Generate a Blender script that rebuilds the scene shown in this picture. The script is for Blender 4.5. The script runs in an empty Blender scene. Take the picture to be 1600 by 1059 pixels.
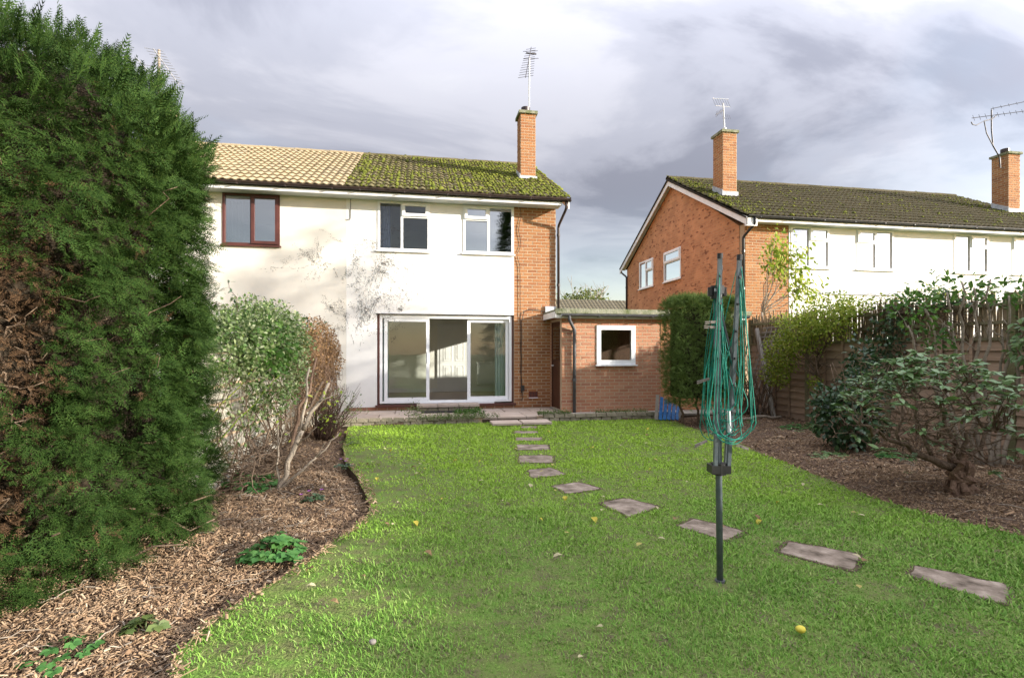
import bpy, math, random
import numpy as np
from mathutils import Vector, Matrix

random.seed(7)
RNG = np.random.default_rng(7)
SC = bpy.context.scene
COL = SC.collection

# ------------------------------------------------------------------ camera
CAM_H = 1.42
cam_d = bpy.data.cameras.new("camera")
cam = bpy.data.objects.new("camera", cam_d)
COL.objects.link(cam)
cam.location = (0, 0, CAM_H)
cam.rotation_euler = (math.radians(90), 0, math.radians(-10.15))
cam_d.sensor_width = 36.0
cam_d.lens = 810 / 1600 * 36.0
cam_d.shift_y = 20.5 / 1600
cam_d.clip_start = 0.05
cam_d.clip_end = 2000
SC.camera = cam

# ------------------------------------------------------------------ light
SUN_DIR = Vector((2.2, -1.0, 0.62)).normalized()        # towards the sun
SUN_EL = math.asin(SUN_DIR.z)
SUN_AZ = math.atan2(SUN_DIR.x, SUN_DIR.y)
sun_d = bpy.data.lights.new("sun", 'SUN')
sun_d.energy = 4.0
sun_d.angle = math.radians(0.9)
sun_d.color = (1.0, 0.94, 0.84)
sun = bpy.data.objects.new("sun", sun_d)
COL.objects.link(sun)
sun.rotation_euler = SUN_DIR.to_track_quat('Z', 'Y').to_euler()
sun.location = (30, -15, 20)

vs = SC.view_settings
vs.view_transform = 'Standard'
vs.look = 'None'
vs.exposure = 1.6
vs.gamma = 1.0
vs.use_curve_mapping = False

SC.render.engine = 'CYCLES'
SC.cycles.max_bounces = 8
SC.cycles.transparent_max_bounces = 12
SC.cycles.caustics_reflective = False
SC.cycles.caustics_refractive = False
SC.cycles.sample_clamp_indirect = 6
SC.cycles.use_denoising = True


def build_world():
    w = bpy.data.worlds.new("World")
    SC.world = w
    w.use_nodes = True
    nt = w.node_tree
    N, L = nt.nodes, nt.links
    bg = N["Background"]

    def node(t, **k):
        n = N.new(t)
        for a, b in k.items():
            setattr(n, a, b)
        return n

    def math_(op, a, b=None, c=None):
        n = node("ShaderNodeMath", operation=op)
        for i, v in enumerate((a, b, c)):
            if v is None:
                continue
            if isinstance(v, (int, float)):
                n.inputs[i].default_value = v
            else:
                L.new(v, n.inputs[i])
        return n.outputs[0]

    sky = node("ShaderNodeTexSky", sky_type='NISHITA')
    sky.sun_disc = False
    sky.sun_elevation = SUN_EL
    sky.sun_rotation = SUN_AZ
    tc = node("ShaderNodeTexCoord")
    sep = node("ShaderNodeSeparateXYZ")
    L.new(tc.outputs["Generated"], sep.inputs[0])
    zc = math_('MAXIMUM', sep.outputs[2], 0.0)
    den = math_('ADD', zc, 0.22)
    comb = node("ShaderNodeCombineXYZ")
    L.new(math_('DIVIDE', sep.outputs[0], den), comb.inputs[0])
    L.new(math_('DIVIDE', sep.outputs[1], den), comb.inputs[1])

    def noise(scale, detail, rough, off, stretch):
        mp = node("ShaderNodeMapping")
        mp.inputs["Location"].default_value = off
        mp.inputs["Rotation"].default_value = (0, 0, math.radians(-28))
        mp.inputs["Scale"].default_value = stretch
        L.new(comb.outputs[0], mp.inputs[0])
        n = node("ShaderNodeTexNoise")
        n.inputs["Scale"].default_value = scale
        n.inputs["Detail"].default_value = detail
        n.inputs["Roughness"].default_value = rough
        n.inputs["Distortion"].default_value = 0.5
        L.new(mp.outputs[0], n.inputs["Vector"])
        return n.outputs["Fac"]

    def ramp(f, stops):
        r = node("ShaderNodeValToRGB")
        e = r.color_ramp.elements
        while len(e) < len(stops):
            e.new(0.5)
        for i, (p, c) in enumerate(stops):
            e[i].position = p
            e[i].color = (c[0], c[1], c[2], 1)
        r.color_ramp.interpolation = 'EASE'
        L.new(f, r.inputs[0])
        return r.outputs[0]

    shade = noise(1.15, 7, 0.55, (3.1, 1.7, 0), (0.85, 1.4, 1))
    K = 0.375
    cloud = ramp(shade, [(0.36, (0.42 * K, 0.44 * K, 0.54 * K)), (0.47, (0.62 * K, 0.64 * K, 0.75 * K)),
                         (0.57, (0.79 * K, 0.80 * K, 0.90 * K)), (0.70, (0.90 * K, 0.91 * K, 0.98 * K))])
    cover = noise(0.7, 5, 0.55, (8.3, -2.4, 0), (1, 1.3, 1))
    cov = ramp(cover, [(0.30, (0.72,) * 3), (0.48, (1.0,) * 3)])
    # low sky: thinner cloud, more of the blue behind it
    low = ramp(zc, [(0.02, (0.12,) * 3), (0.32, (1.0,) * 3)])
    m = node("ShaderNodeMix", data_type='RGBA', blend_type='MIX')
    mult = math_('MULTIPLY', cov, low)
    L.new(mult, m.inputs["Factor"])
    # the Nishita sky at a background strength of 0.1, then the clouds over it
    sc_ = node("ShaderNodeMix", data_type='RGBA', blend_type='MULTIPLY')
    sc_.inputs["Factor"].default_value = 1.0
    L.new(sky.outputs[0], sc_.inputs["A"])
    sc_.inputs["B"].default_value = (1.15, 1.0, 0.92, 1)
    c10 = node("ShaderNodeMix", data_type='RGBA', blend_type='MULTIPLY')
    c10.inputs["Factor"].default_value = 1.0
    L.new(cloud, c10.inputs["A"])
    # cloud deck brighter overhead and round the sun, boosted outside the view to lift shade
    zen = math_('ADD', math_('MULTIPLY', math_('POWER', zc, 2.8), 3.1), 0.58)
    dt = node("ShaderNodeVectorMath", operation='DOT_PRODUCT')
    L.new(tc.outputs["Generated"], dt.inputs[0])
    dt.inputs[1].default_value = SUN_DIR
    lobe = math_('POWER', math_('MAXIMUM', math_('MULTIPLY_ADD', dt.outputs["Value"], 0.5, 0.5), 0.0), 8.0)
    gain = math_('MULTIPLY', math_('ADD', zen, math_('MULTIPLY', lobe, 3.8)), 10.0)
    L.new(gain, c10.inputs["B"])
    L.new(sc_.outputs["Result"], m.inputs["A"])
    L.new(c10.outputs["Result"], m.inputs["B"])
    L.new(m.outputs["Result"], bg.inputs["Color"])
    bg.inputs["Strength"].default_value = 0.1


build_world()

# ------------------------------------------------------------------ materials
MATS = {}


def new_mat(name):
    m = bpy.data.materials.new(name)
    m.use_nodes = True
    MATS[name] = m
    return m, m.node_tree.nodes, m.node_tree.links


def set_ramp(r, cols, lo=0.0, hi=1.0):
    e = r.color_ramp.elements
    while len(e) < len(cols):
        e.new(0.5)
    for i, c in enumerate(cols):
        e[i].position = lo + (hi - lo) * i / max(1, len(cols) - 1)
        e[i].color = (c[0], c[1], c[2], 1)


def pmat(name, cols, scale=6, detail=5, rough=0.8, bump=0.0, bscale=None, rand=None, rand_cols=None, rand_mix=0.6,
         trans=0.0, spec=0.10, metal=0.0, lo=0.32, hi=0.68, stretch=(1, 1, 1), coat=0.0):
    """noise-driven colour with optional per-island or per-object variation, bump and translucency"""
    m, N, L = new_mat(name)
    b = N["Principled BSDF"]
    tc = N.new("ShaderNodeTexCoord")
    mp = N.new("ShaderNodeMapping")
    mp.inputs["Scale"].default_value = stretch
    L.new(tc.outputs["Object"], mp.inputs[0])
    vec = mp.outputs[0]
    rnd = None
    if rand == 'object':
        oi = N.new("ShaderNodeObjectInfo")
        rnd = oi.outputs["Random"]
        ml = N.new("ShaderNodeMath"); ml.operation = 'MULTIPLY'; ml.inputs[1].default_value = 37.0
        L.new(rnd, ml.inputs[0])
        ad = N.new("ShaderNodeVectorMath"); ad.operation = 'ADD'
        L.new(vec, ad.inputs[0]); L.new(ml.outputs[0], ad.inputs[1])
        vec = ad.outputs[0]
    elif rand == 'island':
        g = N.new("ShaderNodeNewGeometry")
        rnd = g.outputs["Random Per Island"]
    nz = N.new("ShaderNodeTexNoise")
    nz.inputs["Scale"].default_value = scale
    nz.inputs["Detail"].default_value = detail
    nz.inputs["Roughness"].default_value = 0.6
    L.new(vec, nz.inputs["Vector"])
    r = N.new("ShaderNodeValToRGB")
    set_ramp(r, cols, lo, hi)
    L.new(nz.outputs["Fac"], r.inputs[0])
    out = r.outputs[0]
    if rnd is not None and rand_cols:
        rr = N.new("ShaderNodeValToRGB")
        set_ramp(rr, rand_cols)
        L.new(rnd, rr.inputs[0])
        mx = N.new("ShaderNodeMix"); mx.data_type = 'RGBA'
        mx.inputs["Factor"].default_value = rand_mix
        L.new(out, mx.inputs["A"]); L.new(rr.outputs[0], mx.inputs["B"])
        out = mx.outputs["Result"]
    L.new(out, b.inputs["Base Color"])
    b.inputs["Roughness"].default_value = rough
    b.inputs["Specular IOR Level"].default_value = spec
    b.inputs["Metallic"].default_value = metal
    if coat:
        b.inputs["Coat Weight"].default_value = coat
    if bump:
        nb = N.new("ShaderNodeTexNoise")
        nb.inputs["Scale"].default_value = bscale or scale * 3
        nb.inputs["Detail"].default_value = 6
        L.new(vec, nb.inputs["Vector"])
        bp = N.new("ShaderNodeBump")
        bp.inputs["Strength"].default_value = bump
        bp.inputs["Distance"].default_value = 0.02
        L.new(nb.outputs["Fac"], bp.inputs["Height"])
        L.new(bp.outputs[0], b.inputs["Normal"])
    if trans:
        t = N.new("ShaderNodeBsdfTranslucent")
        L.new(out, t.inputs[0])
        ms = N.new("ShaderNodeMixShader")
        ms.inputs[0].default_value = trans
        L.new(b.outputs[0], ms.inputs[1]); L.new(t.outputs[0], ms.inputs[2])
        L.new(ms.outputs[0], N["Material Output"].inputs[0])
    return m


BRICKS = [(0.26, 0.105, 0.05), (0.35, 0.155, 0.065), (0.39, 0.19, 0.083), (0.31, 0.135, 0.063), (0.42, 0.225, 0.105), (0.22, 0.09, 0.048)]
pmat("brick", [(0.28, 0.12, 0.055), (0.39, 0.18, 0.078)], 30, 5, 0.9, 0.5, 90, 'object', BRICKS, 0.75)
BRG = [(0.40, 0.175, 0.10), (0.46, 0.215, 0.12), (0.46, 0.235, 0.14), (0.36, 0.155, 0.09), (0.48, 0.26, 0.16), (0.31, 0.135, 0.09)]
pmat("brick_garage", [(0.34, 0.15, 0.09), (0.46, 0.23, 0.14)], 30, 5, 0.9, 0.5, 90, 'object', BRG, 0.75)
pmat("mortar", [(0.40, 0.29, 0.19), (0.50, 0.38, 0.26)], 40, 4, 0.95, 0.4, 120)
pmat("render_white", [(0.74, 0.72, 0.67), (0.82, 0.80, 0.76)], 1.3, 6, 0.85, 0.12, 160)
pmat("render_cream", [(0.66, 0.62, 0.54), (0.74, 0.70, 0.62)], 1.1, 6, 0.85, 0.15, 160)
pmat("white_plastic", [(0.78, 0.78, 0.77), (0.82, 0.82, 0.82)], 3, 2, 0.35, spec=0.5)
pmat("white_paint", [(0.68, 0.67, 0.66), (0.78, 0.77, 0.77)], 5, 5, 0.5, 0.06, spec=0.4)
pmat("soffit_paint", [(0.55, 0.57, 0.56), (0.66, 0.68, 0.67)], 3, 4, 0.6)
pmat("brown_frame", [(0.075, 0.022, 0.018), (0.10, 0.032, 0.024)], 6, 3, 0.4, spec=0.5)
pmat("brown_wood", [(0.06, 0.026, 0.016), (0.10, 0.045, 0.027)], 9, 5, 0.45, 0.1, 30, stretch=(1, 1, 0.15))
pmat("black_plastic", [(0.012, 0.012, 0.013), (0.03, 0.028, 0.028)], 9, 3, 0.4, spec=0.45)
pmat("gutter_brown", [(0.025, 0.015, 0.013), (0.055, 0.035, 0.03)], 5, 3, 0.4, spec=0.45)
pmat("grey_plastic", [(0.07, 0.07, 0.073), (0.12, 0.12, 0.123)], 7, 4, 0.45)
pmat("lead", [(0.33, 0.34, 0.36), (0.55, 0.56, 0.57)], 9, 5, 0.6, 0.2)
pmat("concrete", [(0.26, 0.24, 0.20), (0.40, 0.37, 0.31)], 9, 6, 0.9, 0.35, 60)
pmat("mossy_concrete", [(0.10, 0.12, 0.045), (0.30, 0.29, 0.22)], 7, 6, 0.95, 0.6, 40)
pmat("felt_roof", [(0.16, 0.17, 0.12), (0.26, 0.26, 0.20)], 4, 6, 0.95, 0.4, 60)
pmat("paving", [(0.36, 0.28, 0.22), (0.50, 0.41, 0.34)], 3, 6, 0.9, 0.3, 50, 'object', [(0.34, 0.26, 0.21), (0.46, 0.38, 0.31), (0.42, 0.32, 0.25)], 0.4)
pmat("stepping", [(0.085, 0.066, 0.048), (0.175, 0.138, 0.104), (0.245, 0.195, 0.15), (0.34, 0.28, 0.22)], 7, 9, 0.9, 0.5, 40)
pmat("edging", [(0.15, 0.14, 0.095), (0.31, 0.27, 0.20)], 9, 6, 0.95, 0.6, 40, 'object', [(0.14, 0.13, 0.08), (0.30, 0.25, 0.18), (0.24, 0.2, 0.14)], 0.4)
pmat("plinth_brick", [(0.28, 0.12, 0.075), (0.36, 0.17, 0.11)], 12, 5, 0.9, 0.3, 80, 'object', BRG, 0.4)
pmat("tile_cream", [(0.19, 0.15, 0.09), (0.32, 0.255, 0.155)], 14, 5, 0.9, 0.3, 60, 'object', [(0.28, 0.22, 0.13), (0.36, 0.285, 0.17), (0.23, 0.19, 0.13)], 0.5)
pmat("tile_moss", [(0.075, 0.065, 0.028), (0.155, 0.125, 0.07)], 9, 6, 0.95, 0.5, 50, 'object', [(0.15, 0.13, 0.075), (0.09, 0.085, 0.028), (0.12, 0.10, 0.05)], 0.4)
pmat("tile_dark", [(0.055, 0.046, 0.024), (0.105, 0.088, 0.05)], 9, 6, 0.95, 0.5, 50, 'object', [(0.06, 0.055, 0.024), (0.115, 0.095, 0.055), (0.085, 0.075, 0.035)], 0.4)
pmat("moss", [(0.055, 0.07, 0.012), (0.125, 0.135, 0.025)], 25, 4, 1.0, 0.6, 90, 'island', [(0.055, 0.065, 0.014), (0.11, 0.13, 0.018), (0.17, 0.175, 0.03)], 0.6)
pmat("roof_base", [(0.03, 0.025, 0.02), (0.05, 0.04, 0.03)], 5)
pmat("carpet", [(0.44, 0.38, 0.33), (0.52, 0.45, 0.40)], 60, 3, 1.0, 0.3, 200)
pmat("room_wall", [(0.80, 0.77, 0.69), (0.84, 0.81, 0.73)], 2, 3, 0.9)
pmat("room_white", [(0.78, 0.77, 0.74), (0.82, 0.81, 0.78)], 2, 3, 0.5)
pmat("curtain_teal", [(0.62, 0.76, 0.77), (0.72, 0.83, 0.84)], 12, 3, 0.9, trans=0.35)
pmat("curtain_blue", [(0.16, 0.20, 0.36), (0.24, 0.29, 0.46)], 12, 3, 0.9, trans=0.25)
pmat("curtain_white", [(0.74, 0.75, 0.75), (0.82, 0.83, 0.83)], 12, 3, 0.9, trans=0.45)
pmat("aluminium", [(0.50, 0.51, 0.53), (0.66, 0.67, 0.69)], 20, 3, 0.4, metal=0.6)
pmat("aerial_metal", [(0.22, 0.22, 0.23), (0.36, 0.36, 0.37)], 15, 3, 0.5, metal=0.3)
pmat("aerial_dark", [(0.05, 0.05, 0.055), (0.12, 0.11, 0.11)], 15, 3, 0.5, metal=0.3)
pmat("mast_white", [(0.62, 0.63, 0.64), (0.76, 0.76, 0.77)], 15, 3, 0.5)
pmat("pole_steel", [(0.07, 0.09, 0.10), (0.12, 0.14, 0.15)], 22, 5, 0.42, 0.05, 80, metal=0.15, spec=0.5)
pmat("green_line", [(0.005, 0.18, 0.125), (0.012, 0.26, 0.18)], 30, 2, 0.55, spec=0.25)
pmat("peg_wood", [(0.16, 0.14, 0.12), (0.26, 0.23, 0.20)], 30, 3, 0.8)
pmat("blue_plastic", [(0.016, 0.10, 0.30), (0.05, 0.19, 0.44)], 12, 5, 0.5, spec=0.4)
pmat("grey_wood", [(0.19, 0.17, 0.145), (0.31, 0.28, 0.24)], 8, 6, 0.9, 0.3, 40, 'object', [(0.18, 0.16, 0.13), (0.32, 0.28, 0.23)], 0.4)
pmat("fence_board", [(0.22, 0.15, 0.10), (0.34, 0.24, 0.16)], 5, 7, 0.9, 0.5, 30, 'object', [(0.21, 0.145, 0.10), (0.36, 0.25, 0.17), (0.27, 0.20, 0.15)], 0.5, stretch=(1, 0.12, 1))
pmat("fence_green", [(0.10, 0.105, 0.045), (0.19, 0.17, 0.10)], 6, 6, 0.95, 0.4, 40, 'object', [(0.12, 0.115, 0.055), (0.22, 0.185, 0.12), (0.16, 0.13, 0.085)], 0.5)
pmat("slat_wood", [(0.13, 0.095, 0.055), (0.23, 0.175, 0.11)], 8, 6, 0.95, 0.4, 40, 'object', [(0.11, 0.085, 0.05), (0.27, 0.21, 0.14), (0.17, 0.14, 0.075)], 0.6)
pmat("garden_stone", [(0.30, 0.28, 0.22), (0.48, 0.45, 0.37)], 9, 6, 0.95, 0.5, 40, 'object', [(0.28, 0.26, 0.2), (0.50, 0.46, 0.38), (0.38, 0.36, 0.3)], 0.5)
pmat("soil", [(0.055, 0.038, 0.026), (0.115, 0.082, 0.056)], 14, 8, 1.0, 0.9, 45)
pmat("mulch_ground", [(0.065, 0.042, 0.028), (0.155, 0.105, 0.072)], 40, 8, 1.0, 1.0, 60)
CHIP = [(0.075, 0.048, 0.028), (0.20, 0.125, 0.072), (0.31, 0.205, 0.122), (0.40, 0.285, 0.175), (0.13, 0.087, 0.053), (0.35, 0.225, 0.13), (0.56, 0.45, 0.31)]
pmat("mulch_chip", [(0.07, 0.045, 0.027), (0.20, 0.13, 0.078), (0.34, 0.24, 0.15)], 2.6, 6, 0.95, 0.3, 90, 'island', CHIP, 0.62)
GR = [(0.085, 0.17, 0.035), (0.125, 0.25, 0.045), (0.16, 0.315, 0.05), (0.195, 0.345, 0.06), (0.265, 0.385, 0.085), (0.40, 0.40, 0.18)]
pmat("grass", [(0.18, 0.27, 0.07), (0.14, 0.275, 0.045), (0.165, 0.32, 0.045), (0.25, 0.37, 0.075)], 2.3, 5, 0.6, rand='island', rand_cols=GR, rand_mix=0.6, trans=0.22, spec=0.12)


def brighten_far(mat, y0, y1, col):
    """the turf is worn and mossy at the near end, yellow-green towards the house; brighter far light is painted in"""
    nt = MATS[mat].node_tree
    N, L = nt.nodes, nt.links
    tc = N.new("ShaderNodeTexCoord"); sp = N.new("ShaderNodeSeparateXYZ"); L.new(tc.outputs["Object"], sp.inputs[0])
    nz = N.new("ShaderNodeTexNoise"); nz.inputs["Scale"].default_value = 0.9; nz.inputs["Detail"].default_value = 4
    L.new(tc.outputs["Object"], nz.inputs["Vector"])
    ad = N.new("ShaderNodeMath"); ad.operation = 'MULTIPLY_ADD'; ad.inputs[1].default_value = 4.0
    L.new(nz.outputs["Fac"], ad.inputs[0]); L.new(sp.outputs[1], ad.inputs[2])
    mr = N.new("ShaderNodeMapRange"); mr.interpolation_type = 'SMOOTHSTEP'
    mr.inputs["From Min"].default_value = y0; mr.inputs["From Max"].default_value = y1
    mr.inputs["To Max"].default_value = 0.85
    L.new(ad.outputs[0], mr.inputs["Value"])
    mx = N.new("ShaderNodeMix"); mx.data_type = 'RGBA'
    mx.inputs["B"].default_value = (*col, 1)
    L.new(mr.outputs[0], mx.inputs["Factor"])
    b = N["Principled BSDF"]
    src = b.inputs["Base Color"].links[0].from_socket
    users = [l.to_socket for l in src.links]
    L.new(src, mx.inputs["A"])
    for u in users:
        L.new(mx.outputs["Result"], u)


brighten_far("grass", 4.5, 9.0, (0.31, 0.47, 0.05))
pmat("lawn_soil", [(0.115, 0.095, 0.055), (0.125, 0.155, 0.045), (0.11, 0.195, 0.035)], 7, 9, 1.0, 1.0, 50)
pmat("far_ground", [(0.06, 0.08, 0.025), (0.09, 0.12, 0.03)], 0.4, 6, 1.0)
LEAF = dict(rough=0.5, spec=0.35)


def leafmat(name, cols, trans=0.3, rough=0.55, spec=0.2, rm=0.8, scale=3):
    return pmat(name, [cols[0], cols[-1]], scale, 4, rough, rand='island', rand_cols=cols, rand_mix=rm, trans=trans, spec=spec)


leafmat("conifer_green", [(0.008, 0.021, 0.005), (0.015, 0.036, 0.008), (0.024, 0.056, 0.011), (0.038, 0.080, 0.015), (0.062, 0.098, 0.022), (0.046, 0.088, 0.017)], 0.25, 0.7, 0.08, rm=0.6, scale=6)
leafmat("conifer_dry", [(0.04, 0.025, 0.015), (0.07, 0.043, 0.025), (0.105, 0.062, 0.034), (0.16, 0.092, 0.046), (0.06, 0.038, 0.023)], 0.2, 0.9, 0.05)
leafmat("box_green", [(0.055, 0.10, 0.025), (0.10, 0.165, 0.04), (0.15, 0.215, 0.055), (0.20, 0.26, 0.075)], 0.3, 0.7, 0.1)
leafmat("variegated", [(0.05, 0.10, 0.025), (0.08, 0.15, 0.035), (0.32, 0.36, 0.18), (0.14, 0.19, 0.06), (0.40, 0.42, 0.26), (0.09, 0.15, 0.04), (0.14, 0.2, 0.06), (0.07, 0.13, 0.03)], 0.3)
leafmat("mid_green", [(0.035, 0.09, 0.016), (0.06, 0.14, 0.022), (0.10, 0.19, 0.035)], 0.35)
leafmat("dead_leaf", [(0.11, 0.068, 0.04), (0.20, 0.12, 0.06), (0.30, 0.175, 0.075), (0.16, 0.105, 0.06), (0.36, 0.22, 0.10)], 0.25, 0.85, 0.1)
leafmat("yellow_green", [(0.14, 0.22, 0.025), (0.22, 0.30, 0.03), (0.32, 0.38, 0.05), (0.42, 0.42, 0.08), (0.16, 0.25, 0.03)], 0.4)
leafmat("rhodo_leaf", [(0.075, 0.15, 0.05), (0.11, 0.20, 0.07), (0.16, 0.25, 0.08), (0.20, 0.29, 0.14), (0.14, 0.23, 0.05)], 0.25, 0.35, 0.5)
leafmat("dark_leaf", [(0.016, 0.042, 0.016), (0.028, 0.065, 0.024), (0.04, 0.085, 0.03), (0.065, 0.12, 0.04)], 0.2, 0.35, 0.5)
leafmat("ground_leaf", [(0.04, 0.12, 0.03), (0.06, 0.165, 0.04), (0.10, 0.22, 0.055)], 0.35, 0.5)
leafmat("weed_leaf", [(0.09, 0.14, 0.04), (0.14, 0.19, 0.07), (0.20, 0.23, 0.11), (0.11, 0.16, 0.03)], 0.35)
leafmat("fallen", [(0.36, 0.28, 0.12), (0.46, 0.38, 0.10), (0.30, 0.20, 0.10), (0.50, 0.44, 0.24)], 0.25, 0.8)
leafmat("purple_flower", [(0.30, 0.08, 0.34), (0.42, 0.14, 0.46)], 0.3)
leafmat("far_leaf", [(0.10, 0.13, 0.035), (0.15, 0.18, 0.05), (0.20, 0.21, 0.07), (0.07, 0.10, 0.03)], 0.3)
pmat("bark", [(0.095, 0.065, 0.045), (0.20, 0.145, 0.10)], 25, 6, 0.95, 0.7, 70)
pmat("bark_red", [(0.11, 0.068, 0.045), (0.22, 0.145, 0.098)], 18, 6, 0.95, 0.8, 50)
pmat("bark_pale", [(0.20, 0.165, 0.125), (0.34, 0.285, 0.22)], 20, 6, 0.95, 0.5, 60)
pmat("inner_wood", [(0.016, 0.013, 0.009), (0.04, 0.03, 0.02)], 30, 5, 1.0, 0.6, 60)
pmat("twig_dark", [(0.05, 0.032, 0.024), (0.11, 0.07, 0.05)], 30, 4, 0.95, 0.3)
pmat("climber_black", [(0.03, 0.028, 0.026), (0.07, 0.06, 0.05)], 30, 3, 1.0)
pmat("fruit_yellow", [(0.50, 0.42, 0.05), (0.60, 0.50, 0.09)], 20, 3, 0.45)
pmat("terracotta", [(0.16, 0.045, 0.03), (0.23, 0.07, 0.05)], 12, 3, 0.9)
pmat("far_tile", [(0.09, 0.08, 0.05), (0.16, 0.14, 0.10)], 3, 4, 0.9)


def glass_mat(name, base, tint=(0.92, 0.96, 0.93)):
    m, N, L = new_mat(name)
    N.remove(N["Principled BSDF"])
    t = N.new("ShaderNodeBsdfTransparent")
    t.inputs[0].default_value = (*tint, 1)
    g = N.new("ShaderNodeBsdfGlossy")
    g.inputs["Roughness"].default_value = 0.004
    fr = N.new("ShaderNodeFresnel")
    fr.inputs[0].default_value = 1.5
    ad = N.new("ShaderNodeMath"); ad.operation = 'ADD'; ad.use_clamp = True
    ad.inputs[1].default_value = base
    L.new(fr.outputs[0], ad.inputs[0])
    ms = N.new("ShaderNodeMixShader")
    L.new(ad.outputs[0], ms.inputs[0]); L.new(t.outputs[0], ms.inputs[1]); L.new(g.outputs[0], ms.inputs[2])
    L.new(ms.outputs[0], N["Material Output"].inputs[0])
    return m


glass_mat("glass", 0.03, (0.97, 0.99, 0.975))
glass_mat("glass_coated", 0.22)
glass_mat("glass_mirror", 0.42)


def brick_wall_mat(name, c1, c2, mortar):
    """brickwork too far off to pick the bricks apart: courses along Y, up Z"""
    m, N, L = new_mat(name)
    b = N["Principled BSDF"]
    tc = N.new("ShaderNodeTexCoord")
    sp = N.new("ShaderNodeSeparateXYZ"); L.new(tc.outputs["Object"], sp.inputs[0])
    ad = N.new("ShaderNodeMath"); ad.operation = 'ADD'
    L.new(sp.outputs[0], ad.inputs[0]); L.new(sp.outputs[1], ad.inputs[1])
    cb = N.new("ShaderNodeCombineXYZ"); L.new(ad.outputs[0], cb.inputs[0]); L.new(sp.outputs[2], cb.inputs[1])
    br = N.new("ShaderNodeTexBrick")
    br.offset = 0.5
    br.inputs["Scale"].default_value = 1.0
    br.inputs["Brick Width"].default_value = 0.225
    br.inputs["Row Height"].default_value = 0.075
    br.inputs["Mortar Size"].default_value = 0.0055
    br.inputs["Mortar Smooth"].default_value = 0.2
    br.inputs["Bias"].default_value = -0.1
    br.inputs["Color1"].default_value = (*c1, 1); br.inputs["Color2"].default_value = (*c2, 1)
    br.inputs["Mortar"].default_value = (*mortar, 1)
    L.new(cb.outputs[0], br.inputs["Vector"])
    nz = N.new("ShaderNodeTexNoise"); nz.inputs["Scale"].default_value = 2.2; nz.inputs["Detail"].default_value = 7
    L.new(tc.outputs["Object"], nz.inputs["Vector"])
    rp = N.new("ShaderNodeValToRGB"); set_ramp(rp, [(0.86, 0.83, 0.80), (1.14, 1.12, 1.08)], 0.35, 0.65)
    L.new(nz.outputs["Fac"], rp.inputs[0])
    mx = N.new("ShaderNodeMix"); mx.data_type = 'RGBA'; mx.blend_type = 'MULTIPLY'; mx.inputs["Factor"].default_value = 1
    L.new(br.outputs["Color"], mx.inputs["A"]); L.new(rp.outputs[0], mx.inputs["B"])
    # scattered darker headers
    vo = N.new("ShaderNodeTexVoronoi"); vo.inputs["Scale"].default_value = 1.0
    mp = N.new("ShaderNodeMapping"); mp.inputs["Scale"].default_value = (8.5, 18.0, 1)
    L.new(cb.outputs[0], mp.inputs[0]); L.new(mp.outputs[0], vo.inputs["Vector"])
    r2 = N.new("ShaderNodeValToRGB"); set_ramp(r2, [(0.50, 0.42, 0.40), (1, 1, 1)], 0.05, 0.12)
    sx = N.new("ShaderNodeSeparateColor"); L.new(vo.outputs["Color"], sx.inputs[0]); L.new(sx.outputs[0], r2.inputs[0])
    m2 = N.new("ShaderNodeMix"); m2.data_type = 'RGBA'; m2.blend_type = 'MULTIPLY'; m2.inputs["Factor"].default_value = 1
    L.new(mx.outputs["Result"], m2.inputs["A"]); L.new(r2.outputs[0], m2.inputs["B"])
    L.new(m2.outputs["Result"], b.inputs["Base Color"])
    b.inputs["Roughness"].default_value = 0.92
    bp = N.new("ShaderNodeBump"); bp.inputs["Strength"].default_value = 0.6; bp.inputs["Distance"].default_value = 0.01
    iv = N.new("ShaderNodeMath"); iv.operation = 'SUBTRACT'; iv.inputs[0].default_value = 1.0
    L.new(br.outputs["Fac"], iv.inputs[1]); L.new(iv.outputs[0], bp.inputs["Height"]); L.new(bp.outputs[0], b.inputs["Normal"])
    return m


brick_wall_mat("brick_far", (0.52, 0.245, 0.115), (0.44, 0.195, 0.09), (0.44, 0.28, 0.17))

# ------------------------------------------------------------------ mesh helpers


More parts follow.
